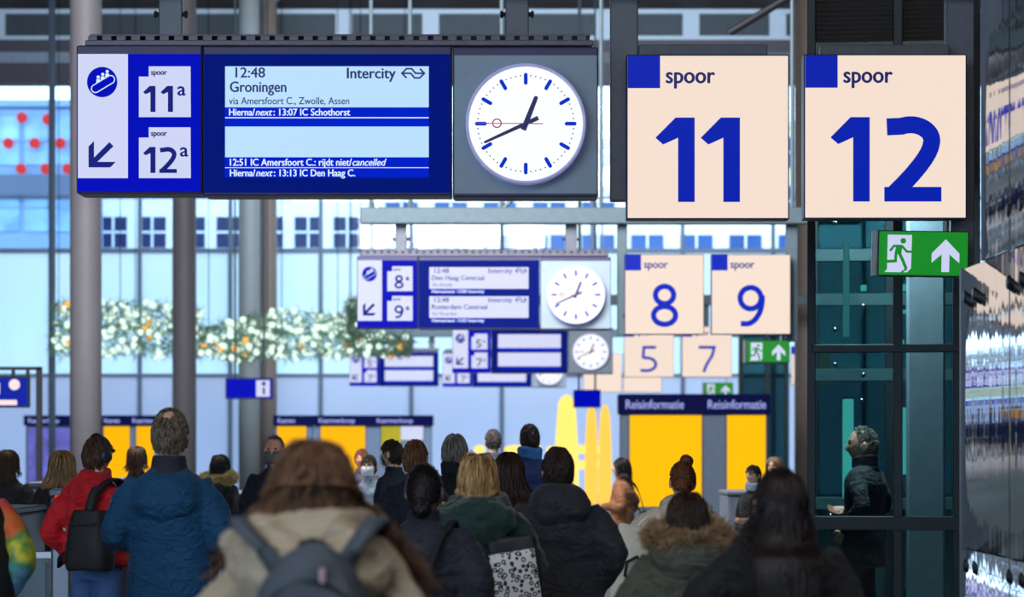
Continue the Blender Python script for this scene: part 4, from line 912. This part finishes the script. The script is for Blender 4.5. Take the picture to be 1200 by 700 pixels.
    # trousers and shoes
    t = MB(); t.loft([ring(z, rx*(1+.5*(w-1)), ry, 0) for z, rx, ry in ((.80, .165, .115), (.9, .172, .122), (1.02, .158, .115), (1.05, .15, .11))])
    for s in (-1, 1): limb(t, [(s*.085, 0, .86), (s*.09, .01, .70), (s*.094, .02, .5), (s*.097, -.005, .28), (s*.1, -.015, .07)], [.096, .090, .076, .070, .066], 12)
    me, _ = remesh(t, .015, [tm], 'trousers', 4, lambda q: .006*sn(q, 24, sd+9, (.7, .7, 1.4))); scale_me(me, k); link(bpy.data.objects.new('trousers', me), root)
    for s in (-1, 1):
        q = MB(); q.loft([[(s*.1+x*k2, y0+oy, z) for x, y0, z in ()] or ring(z, rx, ry, cy, s*.1, 20) for z, rx, ry, cy, k2, oy in ((0, .044, .135, .055, 1, 0), (.025, .048, .138, .055, 1, 0), (.055, .044, .12, .045, 1, 0), (.085, .042, .075, .0, 1, 0), (.125, .044, .055, -.015, 1, 0))])
        q.v = [tuple(np.array(v)*k) for v in q.v]; q.build('shoe', mat('shoe_%d' % shoe[0], shoe, .5), root, True)
    if mask:
        q = MB(); rows = []
        for z, d in ((-.112, .062), (-.10, .088), (-.07, .108), (-.035, .112), (-.005, .094)): rows.append([pt(x, d*math.sqrt(max(0.02, 1-(x/.085)**2))+.004, z) for x in np.linspace(-.072, .072, 13)])
        q.loft([[tuple(np.array(v)*k) for v in r] for r in rows], False, False); mo = q.build('face_mask', mat('mask_%d' % mask[0], mask, .7), root, True); s_ = mo.modifiers.new('s', 'SOLIDIFY'); s_.thickness = .003
    # hair
    FACTS[label] = dict(root=root, k=k, prox=prox, coat=co_, arm=arm)
    if hair:
        st = hair.get('style', 'short'); mm = hair_mat('hair_%d_%d_%d' % hair['c0'], hair['c0'], hair['c1'], hair.get('rough', .42)); lim = hair.get('lim', LIM); parts = [cap_shell(hs, hair.get('shell', 1.035), lim, hair.get('bald', 2))]
        kw = dict(hs=hs, seed=sd, lim=lim, bald=hair.get('bald', 2)); n = int(hair.get('n', 420)*1.7)
        if st == 'short': parts.append(locks(n, hair.get('len', .05), .0055, part='crown', vol=(.03, .12), K=5, grav=.5, **kw))
        elif st == 'long': parts.append(locks(n, hair.get('len', .4), hair.get('rad', .0048), vol=hair.get('vol', (.03, .3)), wave=hair.get('wave', (.004, 25)), prox=prox[:2] if hair.get('tuck') else prox, spread=hair.get('spread', 0), late=hair.get('late', 0), pull=hair.get('pull', 0), flat=hair.get('flat', 0), K=hair.get('K', 16), side_bias=hair.get('bias', 0), cut=hair.get('cut'), **kw))
        elif st == 'bun':
            bp = hair.get('bun', (0, -.10, 1.70)); parts.append(locks(n, .17, .006, part='back', vol=(.02, .07), K=8, grav=0, swirl=np.array(bp), **kw)); rg = np.random.default_rng(sd); q = MB(); br = hair.get('br', .045)
            for j in range(46):
                ax = Vector(rg.normal(size=3)).normalized(); u = ax.orthogonal().normalized(); v = ax.cross(u); rr = br*rg.uniform(.75, 1.0); a0 = rg.uniform(0, 6)
                q.tube([tuple(Vector(bp)+(u*math.cos(a0+x)+v*math.sin(a0+x))*rr+ax*br*.25*math.sin(x)) for x in np.linspace(0, 4.4, 10)], [.004]+[.009]*8+[.003], 5)
            q.sphere(bp, br*.85, 14, 10); parts.append((np.array(q.v), [f for f in q.f if len(f) == 4], np.repeat(rg.random(len(q.v)//7+1), 7)[:len(q.v)]))
        for ex in hair.get('extra', ()): parts.append(locks(ex.pop('n'), ex.pop('len'), ex.pop('rad'), prox=prox, hs=hs, **ex))
        hair_obj('hair', mm, parts, k, root, hy)
    return root
def facts(label): return FACTS[label]
def local(label, p):
    f = FACTS[label]; return f['root'].matrix_basis @ (Vector(p)*f['k'])

BLK = dict(c0=(9, 7, 9), c1=(30, 22, 26)); BRN = dict(c0=(36, 24, 18), c1=(92, 62, 44)); DBR = dict(c0=(22, 15, 13), c1=(56, 38, 30)); BLD = dict(c0=(110, 80, 46), c1=(214, 176, 118)); GRY = dict(c0=(72, 66, 64), c1=(150, 144, 140)); AUB = dict(c0=(48, 24, 14), c1=(128, 74, 40))
# the nearest walkers
L_CURL = 'woman with long wavy brown hair, beige hooded parka and grey backpack'
person(L_CURL, 366, 7.4, 511, 0, .98, coat=(170, 157, 138), neck=.05, hem=.72, hood=1.36, bulk=.012, wr=.014, voxel=.0085, arms=('pocket', 'pocket'), hoodz=.0, hs=1.16, hair_h=.035,
       hair=dict(style='long', c0=(40, 27, 22), c1=(140, 100, 74), n=2300, len=.30, rad=.0034, vol=(.03, .24), wave=(.016, 46), spread=.0, late=.55, tuck=1, K=26, cut=None,
                 extra=[dict(n=600, len=.33, rad=.0034, vol=(.05, .2), wave=(.02, 50), spread=0, K=26, seed=91), dict(n=620, len=.50, rad=.0036, vol=(.1, .32), wave=(.022, 50), spread=0, late=1.35, K=26, seed=92, side_bias=3), dict(n=380, len=.42, rad=.0036, vol=(.1, .3), wave=(.02, 50), spread=0, late=1.3, K=26, seed=93, side_bias=-3)]))
L_BLUE = 'tall man with short grey hair and blue jacket, seen from behind'
person(L_BLUE, 199, 14.3, 481, 0, 1.0, coat=(0, 66, 108), hem=.70, arms=('front', 'front'), hood=1.0, collar=(34, 38, 52), bulk=.008, wr=.006, voxel=.010, hs=1.08, hair_h=.012, trousers=(30, 34, 52), hoodz=-.075,
       hair=dict(style='short', c0=(52, 44, 40), c1=(136, 120, 108), n=1100, len=.026, lim=[-.62, -.45, -.05, .30, .55], shell=1.015, bald=.945))
L_BLACK = 'woman with very long straight black hair in a black coat, nearest to the glass lift'
person(L_BLACK, 916, 9.1, 547, 3, .93, coat=(10, 10, 18), neck=.04, hem=.70, arms=('hip', 'down'), bulk=.02, wr=.006, voxel=.010, hs=1.16, hair_h=.025, trousers=(16, 16, 22), sheen=.05,
       hair=dict(style='long', c0=(6, 4, 6), c1=(34, 22, 28), n=2500, len=.66, rad=.0036, vol=(.01, .07), wave=(.003, 14), spread=0, pull=.05, flat=1, K=20, rough=.36, extra=[dict(n=90, len=.34, rad=.0035, vol=(.03, .1), wave=(.012, 40), spread=0, late=1.2, K=14, seed=55, side_bias=-3)]))
L_RED = 'man in a red jacket and headphones, carrying a black bag on his back'
person(L_RED, 113, 17.5, 511, -22, 1.02, coat=(186, 12, 26), hem=.90, arms=('pocket', 'front'), hood=.9, wr=.008, bulk=.01, trousers=(62, 92, 142), hyaw=-20, hair=dict(style='short', n=700, len=.06, **BRN), voxel=.011)
L_PUFF = 'woman with dark tied hair in a black quilted jacket, beside the curly haired woman'
person(L_PUFF, 497, 12.6, 547, -6, 1.06, coat=(30, 32, 48), hem=.72, arms=('bag', 'pocket'), bulk=.03, wr=.005, quilt=.010, trousers=(22, 22, 30), collar=(30, 32, 48), hs=1.12, skin=(150, 110, 92),
       hair=dict(style='bun', n=800, bun=(0, -.115, 1.545), br=.05, **BLK))
L_GREEN = 'blonde woman in a dark green plush hooded coat'
person(L_GREEN, 560, 13.7, 529, -4, 1.12, coat=(10, 48, 44), hem=.62, arms=('front', 'pocket'), hood=1.35, bulk=.035, wr=.010, trousers=(18, 20, 26), hoodz=.01, hs=1.06, sheen=.25, hair_h=.03,
       hair=dict(style='long', n=900, len=.19, vol=(.06, .34), wave=(.005, 40), tuck=1, **BLD))
L_GREY = 'broad man in a charcoal hooded jacket standing in front of the glowing yellow arch'
person(L_GREY, 654, 14.6, 525, 4, 1.12, coat=(46, 48, 58), hem=.78, arms=('front', 'pocket'), hood=1.1, bulk=.03, wr=.006, quilt=.005, trousers=(24, 28, 40), hs=1.05, hoodz=.015,
       hair=dict(style='short', n=700, len=.045, **DBR))
L_FUR = 'short dark haired person in an olive parka with a fluffy fur trimmed hood'
person(L_FUR, 806, 11.2, 574, -3, 1.08, coat=(64, 68, 58), neck=.03, hem=.70, arms=('pocket', 'pocket'), hood=1.05, fur=(150, 122, 92), bulk=.03, wr=.007, trousers=(26, 26, 32), hs=1.12, hoodz=.02, hair_h=.03,
       hair=dict(style='long', n=700, len=.16, vol=(.05, .2), wave=(.002, 20), **DBR))
L_BEIGE = 'woman with an auburn hair bun in a pale beige coat, holding a big cloth bag'
person(L_BEIGE, 800, 16.6, 545, 8, 1.1, coat=(214, 200, 176), hem=.66, arms=('hip', 'front'), hood=1.1, bulk=.035, wr=.010, hs=1.06, hoodz=.0, hair=dict(style='bun', n=800, bun=(.02, -.03, 1.775), br=.042, **AUB), hair_h=.0)
L_LONG = 'woman with long dark brown hair between the blonde woman and the charcoal jacket'
person(L_LONG, 596, 17.4, 528, 4, 1.0, coat=(42, 34, 42), hem=.7, hair=dict(style='long', n=600, len=.42, vol=(.05, .35), wave=(.005, 25), spread=.2, c0=(26, 14, 14), c1=(70, 42, 36)), hs=1.05, hair_h=.02)
L_COLOUR = 'person in a dark vest with rainbow coloured sleeves at the picture edge'
M_rain = bpy.data.materials.new('rainbow_print'); M_rain.use_nodes = True; nt = M_rain.node_tree; p = nt.nodes['Principled BSDF']; tc = nt.nodes.new('ShaderNodeTexCoord'); sx = nt.nodes.new('ShaderNodeSeparateXYZ'); nt.links.new(tc.outputs['Object'], sx.inputs[0])
nz = nt.nodes.new('ShaderNodeTexNoise'); nz.inputs['Scale'].default_value = 9; nt.links.new(tc.outputs['Object'], nz.inputs[0]); ma = nt.nodes.new('ShaderNodeMath'); ma.operation = 'MULTIPLY_ADD'; ma.inputs[1].default_value = .35; nt.links.new(nz.outputs[0], ma.inputs[0]); nt.links.new(sx.outputs[2], ma.inputs[2])
mr = nt.nodes.new('ShaderNodeMapRange'); mr.inputs[1].default_value = .98; mr.inputs[2].default_value = 1.72; nt.links.new(ma.outputs[0], mr.inputs[0]); r = nt.nodes.new('ShaderNodeValToRGB'); nt.links.new(mr.outputs[0], r.inputs[0])
cr = r.color_ramp
for i, (q, c) in enumerate(((0, (120, 150, 210)), (.3, (110, 165, 215)), (.42, (70, 150, 110)), (.52, (200, 190, 40)), (.62, (60, 130, 60)), (.74, (205, 90, 40)), (.86, (190, 60, 50)), (1, (90, 150, 210)))):
    e = cr.elements[i] if i < 2 else cr.elements.new(q)
    e.position = q if i != 1 else .3; e.color = (*lin(c), 1)
nt.links.new(r.outputs[0], p.inputs['Base Color']); p.inputs['Roughness'].default_value = .7
person(L_COLOUR, -42, 13.2, 505, 10, 1.0, coat=(120, 150, 210), cmat=M_rain, hem=.85, arms=('front', 'pocket'), coatname='jacket', hair=dict(style='short', n=500, len=.05, **DBR), wr=.006, bulk=0)
f = FACTS[L_COLOUR]; t = MB(); t.loft([ring(z, rx, ry, cy, e=2.5) for z, rx, ry, cy in ((.9, .252, .19, 0), (1.08, .240, .18, 0), (1.2, .240, .18, -.005), (1.32, .225, .175, -.008), (1.39, .19, .15, -.012), (1.46, .13, .115, -.012), (1.50, .10, .10, -.008))])
me, _ = remesh(t, .012, [mat('black_vest', (20, 20, 26), .7, bump=.2)], 'vest', 5, lambda q: .005*sn(q, 20, 77)); scale_me(me, f['k']); link(bpy.data.objects.new('vest', me), f['root'])

# farther people
person('blonde woman in black behind the slim fare gate', 72, 22, 527, 2, 1.0, coat=(18, 17, 22), hem=.75, hair=dict(style='long', n=500, len=.30, vol=(.1, .4), wave=(.006, 30), spread=.3, c0=(92, 68, 44), c1=(186, 146, 98)), hs=1.08, hair_h=.02)
person('light brown haired woman in dark clothes at the picture edge behind the low fare gate', 9, 25, 528, 0, 1.0, coat=(22, 21, 28), hair=dict(style='long', n=400, len=.28, vol=(.1, .35), **BRN), hs=1.08)
person('brown haired woman half hidden between the red and the blue jacket', 160, 27, 523, 0, 1.0, coat=(20, 22, 20), hair=dict(style='long', n=400, len=.25, vol=(.1, .3), **BRN), hs=1.05)
person('dark haired person in black with a pale fur hood, behind the blue jacket', 257, 26, 532, -25, 1.0, coat=(22, 22, 30), hood=1.05, fur=(168, 150, 104), hair=dict(style='long', n=400, len=.15, vol=(.05, .25), **BLK), hs=1.05, hair_h=.02)
person('balding man in a dark suit and grey face mask walking towards the camera', 322, 24, 513, 172, 1.08, coat=(20, 24, 42), hem=.76, coatname='suit_jacket', arms=('down', 'down'), mask=(90, 100, 96), skin=(222, 150, 128), collar=(150, 156, 176), hair=dict(style='short', n=300, len=.012, lim=[-.5, -.3, .1, .75, .95], shell=1.012, **GRY), hair_h=.0, hs=1.08)
person('person with white face mask and pale blue grey coat beside the curly haired woman', 433, 27, 533, 165, 1.0, coat=(150, 170, 190), mask=(226, 230, 240), skin=(210, 160, 140), hair=dict(style='short', n=300, len=.05, **DBR), arms=('front', 'front'))
person('reddish haired man right behind the person with the white mask', 424, 31, 526, 170, 1.0, coat=(60, 56, 70), skin=(206, 140, 118), hair=dict(style='short', n=300, len=.04, **AUB))
person('man in a black coat with a blue face mask turned sideways', 461, 23.5, 515, 60, 1.05, coat=(14, 24, 46), mask=(150, 180, 215), hair=dict(style='short', n=400, len=.05, **DBR), arms=('down', 'down'))
person('brown haired person in navy above the quilted jacket', 486, 20, 517, -10, 1.02, coat=(18, 24, 46), hair=dict(style='short', n=500, len=.07, c0=(58, 36, 22), c1=(132, 92, 62)), hs=1.1)
person('grey haired person in a navy coat behind the blonde woman', 533, 21, 511, 5, 1.05, coat=(16, 22, 40), hair=dict(style='short', n=600, len=.09, **GRY), hs=1.15, scarf=(24, 28, 46))
person('man with short dark grey hair beyond the crowd, between two yellow lamps', 578, 30, 503, 8, 1.0, coat=(62, 70, 92), hair=dict(style='short', n=300, len=.03, c0=(40, 38, 40), c1=(90, 86, 86)))
person('man in a navy coat with a blue scarf beyond the long haired woman', 621, 25, 497, 4, 1.12, coat=(22, 34, 84), scarf=(48, 92, 150), hair=dict(style='short', n=400, len=.04, **DBR))
L_TAN = 'woman in a rust brown sweater and black trousers turned sideways, with a black handbag'
person(L_TAN, 729, 31, 537, 72, .95, coat=(126, 82, 54), hem=.86, coatname='sweater', trousers=(20, 18, 24), arms=('front', 'pocket'), hair=dict(style='long', n=400, len=.30, vol=(.05, .3), **BLK), hs=1.12, hyaw=18, bulk=.01, shoe=(60, 50, 50))
person('dark haired man in black jacket and white shirt, far behind the olive parka', 884, 27, 545, 130, 1.0, coat=(20, 20, 28), scarf=(150, 160, 176), hair=dict(style='short', n=300, len=.05, **BLK), arms=('front', 'down'))
person('light brown haired person partly behind the long straight black hair', 908, 28.5, 535, 150, 1.0, coat=(66, 66, 74), skin=(190, 150, 130), hair=dict(style='long', n=400, len=.25, vol=(.05, .3), c0=(96, 78, 60), c1=(150, 128, 104)))
L_LIFT = 'balding man in a dark navy coat standing inside the glass lift'
person(L_LIFT, 1013, 22.75, 503, 62, 1.28, coat=(24, 32, 46), hem=.62, scarf=(62, 48, 60), collar=(24, 32, 46), skin=(206, 158, 140), arms=('pocket', 'front'), hyaw=18, hs=1.25, hair_h=.02, hair=dict(style='short', n=400, len=.014, lim=[-.62, -.4, .2, .9, .98], shell=1.012, **GRY))

# ------------------------------------------------------------------ bags, headphones and other carried things
def at_person(name, lab, p, label, cat):
    f = FACTS[lab]; o = empty(name, local(lab, p), f['root'].rotation_euler.z, label=label, cat=cat); return o, f['k']
def strap(o, org, pts, k, m, w=.02, th=.006, name='strap'):
    q = MB(); pts = spline(pts, 6); rings = []
    for i, p in enumerate(pts):
        t = Vector(pts[min(i+1, len(pts)-1)]-pts[max(i-1, 0)]).normalized(); out = Vector((p[0], p[1]+.02, 0)).normalized() if p[2] < 1.42 else (Vector((p[0]*.3, p[1], .9))).normalized()
        s = t.cross(out); s = s.normalized() if s.length > .05 else Vector((1, 0, 0)); u = s.cross(t)
        c = Vector(p)-Vector(org); rings.append([tuple((c+s*a*w+u*b*th)*k) for a, b in ((-1, -1), (1, -1), (1, 1), (-1, 1))])
    q.loft(rings); return q.build(name, m, o, True)
def slab(mb, w, h, d, z0, bulge=.5, cx=0, cy=0, top=.8, n=28, dome=0):
    R = []
    for i in range(15):
        t = i/14
        if dome and t > .55: R.append(ring(z0+h*t, w*math.sqrt(max(.03, 1-((t-.55)/.455)**2)), d*(.35+.65*math.sqrt(max(.0, 1-((t-.55)/.455)**2))), cy, cx, n, 3.0)); continue
        e = math.sin(math.pi*min(max(t, .02), .98))**.35; ww = w*(1+(top-1)*t)*(.80+.2*e); R.append(ring(z0+h*t, ww, d*(bulge+(1-bulge)*e)*(1-.25*t), cy, cx, n, 3.4))
    mb.loft(R)
# grey backpack
org = (.02, -.17, .98); o, k = at_person('backpack', L_CURL, org, 'grey backpack with rounded top worn on the beige parka', 'backpack'); MBP = mat('slate_backpack', (70, 80, 92), .7, bump=.25, bscale=140, var=.15)
q = MB(); slab(q, .165, .46, .13, 0, .6, 0, -.10, 1, dome=1); me, _ = remesh(q, .009, [MBP], 'pack_body', 6, lambda z: .012*sn(z, 20, 5)-.008*np.abs(sn(z, 30, 8))); scale_me(me, k); link(bpy.data.objects.new('pack_body', me), o)
q = MB(); slab(q, .125, .25, .06, .03, .6, 0, -.21, 1, dome=1); me, _ = remesh(q, .010, [MBP], 'front_pocket', 6, lambda z: .004*sn(z, 22, 6)); scale_me(me, k); link(bpy.data.objects.new('front_pocket', me), o)
zm = mat('zip_black', (24, 26, 34), .5); q = MB(); q.tube([(x*k, (-.222+.9*x*x)*k, (.365-4.5*x*x)*k) for x in np.linspace(-.135, .135, 15)], .005*k, 6); q.build('zip', zm, o)
q = MB(); q.bbox(.03*k, .045*k, -.232*k, -.222*k, .36*k, .40*k, .003); q.build('zip_pull', mat('zip_pull_pink', (196, 160, 168), .4), o)
for s in (-1, 1): strap(o, org, [(s*.085+.02, -.27, 1.36), (s*.125+.01, -.265, 1.43), (s*.175, -.225, 1.485), (s*.195, -.07, 1.50), (s*.19, .10, 1.42), (s*.17, .17, 1.2)], k, MBP, .026, .006)
q = MB(); q.tube([(a*k, (-.06-.03*math.sin(b))*k, (.43+.04*math.sin(b))*k) for a, b in ((-.04, 0), (-.03, 1), (0, 1.57), (.03, 1), (.04, 0))], .008*k, 6); q.build('grab_handle', zm, o)
# black back bag of the man in red
org = (.10, -.14, .88); o, k = at_person('backpack', L_RED, org, 'black slouchy bag slung over the back of the red jacket', 'backpack'); m_ = mat('black_nylon', (26, 26, 32), .65, bump=.2, bscale=120)
q = MB(); slab(q, .165, .40, .13, 0, .6, 0, -.10, .78); me, _ = remesh(q, .012, [m_], 'pack_body', 6, lambda z: .010*sn(z, 14, 15)); scale_me(me, k); link(bpy.data.objects.new('pack_body', me), o)
strap(o, org, [(.08, -.22, 1.26), (.10, -.19, 1.38), (.13, -.11, 1.45), (.14, .02, 1.47), (.13, .14, 1.38), (.1, .18, 1.2)], k, m_, .034, .008)
strap(o, org, [(-.08, -.22, 1.0), (-.16, -.2, .95), (-.23, -.1, .9), (-.24, .02, .95)], k, m_, .018, .005, 'waist_strap')
q = MB(); q.bbox(-.10*k, .10*k, -.222*k, -.21*k, .30*k, .315*k, .003); q.build('zip', zm, o)
# headphones
org = (0, .015, 1.632); o, k = at_person('headphones', L_RED, org, 'black over-ear headphones on the man in the red jacket', 'headphones'); o.rotation_euler.z += math.radians(-20)
q = MB(); q.tube([(.098*math.cos(a)*k, -.01, (.138*math.sin(a)+.0)*k) for a in np.linspace(-.05, math.pi+.05, 20)], .010*k, 8); q.build('headband', M_black, o)
for s in (-1, 1): q = MB(); q.lathe([(.02, 0), (.044, .004), (.044, .030), (.03, .038)] if s > 0 else [(.03, -.038), (.044, -.030), (.044, -.004), (.02, 0)], (s*.084*k, -.01, -.008*k), 20, 'x'); q.build('ear_cup', mat('ear_cup_grey', (50, 48, 56), .4), o, True)
# black tote of the quilted jacket woman
def tote(lab, org, w, h, d, label, m, pts, cat='bag', name='tote_bag', yaw=0, sw=.018):
    o, k = at_person(name, lab, org, label, cat); q = MB(); q.loft([ring(z*h, w*a, d*b, 0, 0, 28, 5) for z, a, b in ((0, .9, .8), (.03, 1, 1), (.4, 1.02, 1.1), (.8, 1, .8), (.97, .98, .55), (1, .96, .5))])
    me, _ = remesh(q, .012, [m], 'bag_body', 4, lambda z: .007*sn(z, 15, len(label))); scale_me(me, k); link(bpy.data.objects.new('bag_body', me), o)
    if pts: strap(o, org, pts, k, m, sw, .005)
    return o, k
tote(L_PUFF, (.10, -.27, .70), .17, .36, .06, 'black tote bag hanging on the back of the quilted jacket', mat('black_canvas', (20, 21, 30), .75, bump=.25), [(.04, -.27, 1.05), (.06, -.25, 1.2), (.11, -.19, 1.36), (.15, -.10, 1.455), (.16, .02, 1.47), (.16, .15, 1.36), (.18, .2, 1.15), (.22, .05, 1.05)])
o, k = FACTS[L_PUFF]['root'], FACTS[L_PUFF]['k']
b2, k = at_person('crossbody_bag', L_PUFF, (.2, .22, .9), 'thin black crossbody strap and pouch over the quilted jacket', 'bag'); q = MB(); slab(q, .09, .16, .04, 0, .6); me, _ = remesh(q, .01, [m_], 'pouch', 4); scale_me(me, k); link(bpy.data.objects.new('pouch', me), b2)
strap(b2, (.2, .22, .9), [(.24, .16, 1.0), (.25, -.1, 1.02), (.12, -.2, 1.13), (-.04, -.21, 1.28), (-.12, -.13, 1.44), (-.13, .0, 1.465), (-.05, .18, 1.35), (.12, .22, 1.1), (.2, .22, 1.04)], k, m_, .010, .004)
er = empty('earring', local(L_PUFF, (.10, .005, 1.565)), label='small gold earring on the woman in the quilted jacket', cat='earring'); MB().lathe([(.002, -.014), (.006, -.011), (.006, .006), (.002, .013)], n=12).build('pendant', mat('gold', (255, 196, 90), .25, 1), er, True)
# leopard bag
m_w = mat('black_bag_leather', (26, 26, 30), .5, bump=.15)
o, k = tote(L_GREEN, (.27, -.20, .82), .135, .50, .055, 'black shoulder bag with a white and black leopard print panel', m_w, [(.2, -.22, 1.30), (.18, -.21, 1.34), (.175, -.16, 1.40), (.17, -.04, 1.47), (.18, .08, 1.42), (.22, .10, 1.25), (.27, -.16, 1.32)])
M_leo = bpy.data.materials.new('leopard_print'); M_leo.use_nodes = True; nt = M_leo.node_tree; p = nt.nodes['Principled BSDF']; tc = nt.nodes.new('ShaderNodeTexCoord'); vo = nt.nodes.new('ShaderNodeTexVoronoi'); vo.inputs['Scale'].default_value = 38; nt.links.new(tc.outputs['Object'], vo.inputs['Vector'])
r = nt.nodes.new('ShaderNodeValToRGB'); r.color_ramp.interpolation = 'CONSTANT'; cr = r.color_ramp; cr.elements[0].color = (.72, .73, .76, 1); cr.elements[1].position = .26; cr.elements[1].color = (.02, .02, .03, 1); e = cr.elements.new(.50); e.color = (.8, .82, .86, 1)
nt.links.new(vo.outputs['Distance'], r.inputs[0]); nt.links.new(r.outputs[0], p.inputs['Base Color']); p.inputs['Roughness'].default_value = .6
q = MB(); q.loft([[(x*k, (-.056-.018*math.cos(x*9))*k*1.05, z*k) for x in np.linspace(-.125, .125, 9)]+[(x*k, -.03*k, z*k) for x in (.125, -.125)] for z in np.linspace(.13, .42, 7)]); q.build('leopard_panel', M_leo, o, True); o.rotation_euler.y = math.radians(-9)
# handbag of the woman in rust
tote(L_TAN, (.02, -.30, .76), .17, .30, .06, 'black handbag behind the woman in the rust sweater', mat('black_canvas', (20, 21, 30), .75), [(.02, -.30, 1.05), (.05, -.22, 1.3), (.13, -.1, 1.44), (.16, .0, 1.46), (.16, .1, 1.38), (.12, -.1, 1.2), (.05, -.24, 1.05)])
# big cloth bag
o, k = tote(L_BEIGE, (-.40, -.27, .78), .19, .55, .09, 'big off-white cloth bag with a dark hexagon emblem', mat('offwhite_canvas', (230, 224, 208), .8, bump=.3, bscale=60, var=.1), [(-.33, -.27, 1.32), (-.40, -.27, 1.40), (-.47, -.27, 1.32)])
q = MB(); T = lambda u, v, d: (u, d, -v); ribbon(q, T, [(-.055*k+.072*k*math.cos(math.radians(a)), -.25*k+.09*k*math.sin(math.radians(a))) for a in range(30, 390, 60)], .022*k, -.128*k, True); q.build('hexagon_emblem', mat('emblem_black', (44, 42, 46), .7), o); o.rotation_euler.y = math.radians(9)
ph = empty('mobile_phone', local(L_BEIGE, (-.42, .30, 1.07)), label='pale mobile phone held by the woman in the beige coat', cat='phone'); MB().bbox(-.07, .07, -.006, .006, -.035, .035, .004).build('case', mat('phone_white', (226, 232, 240), .3), ph); MB().box(-.06, .06, -.008, -.006, -.03, .03).build('display', mat('phone_glass', (190, 200, 215), .2), ph); ph.rotation_euler = (0, .3, 0)
# brown bag of the woman in black
tote(L_BLACK, (-.30, -.02, .78), .13, .24, .07, 'brown leather handbag under the arm of the woman in black', mat('brown_leather', (112, 78, 66), .5, bump=.2), [(-.38, -.02, 1.0), (-.34, -.03, 1.14), (-.30, -.03, 1.18), (-.26, -.02, 1.14), (-.22, -.02, 1.0)], sw=.012)
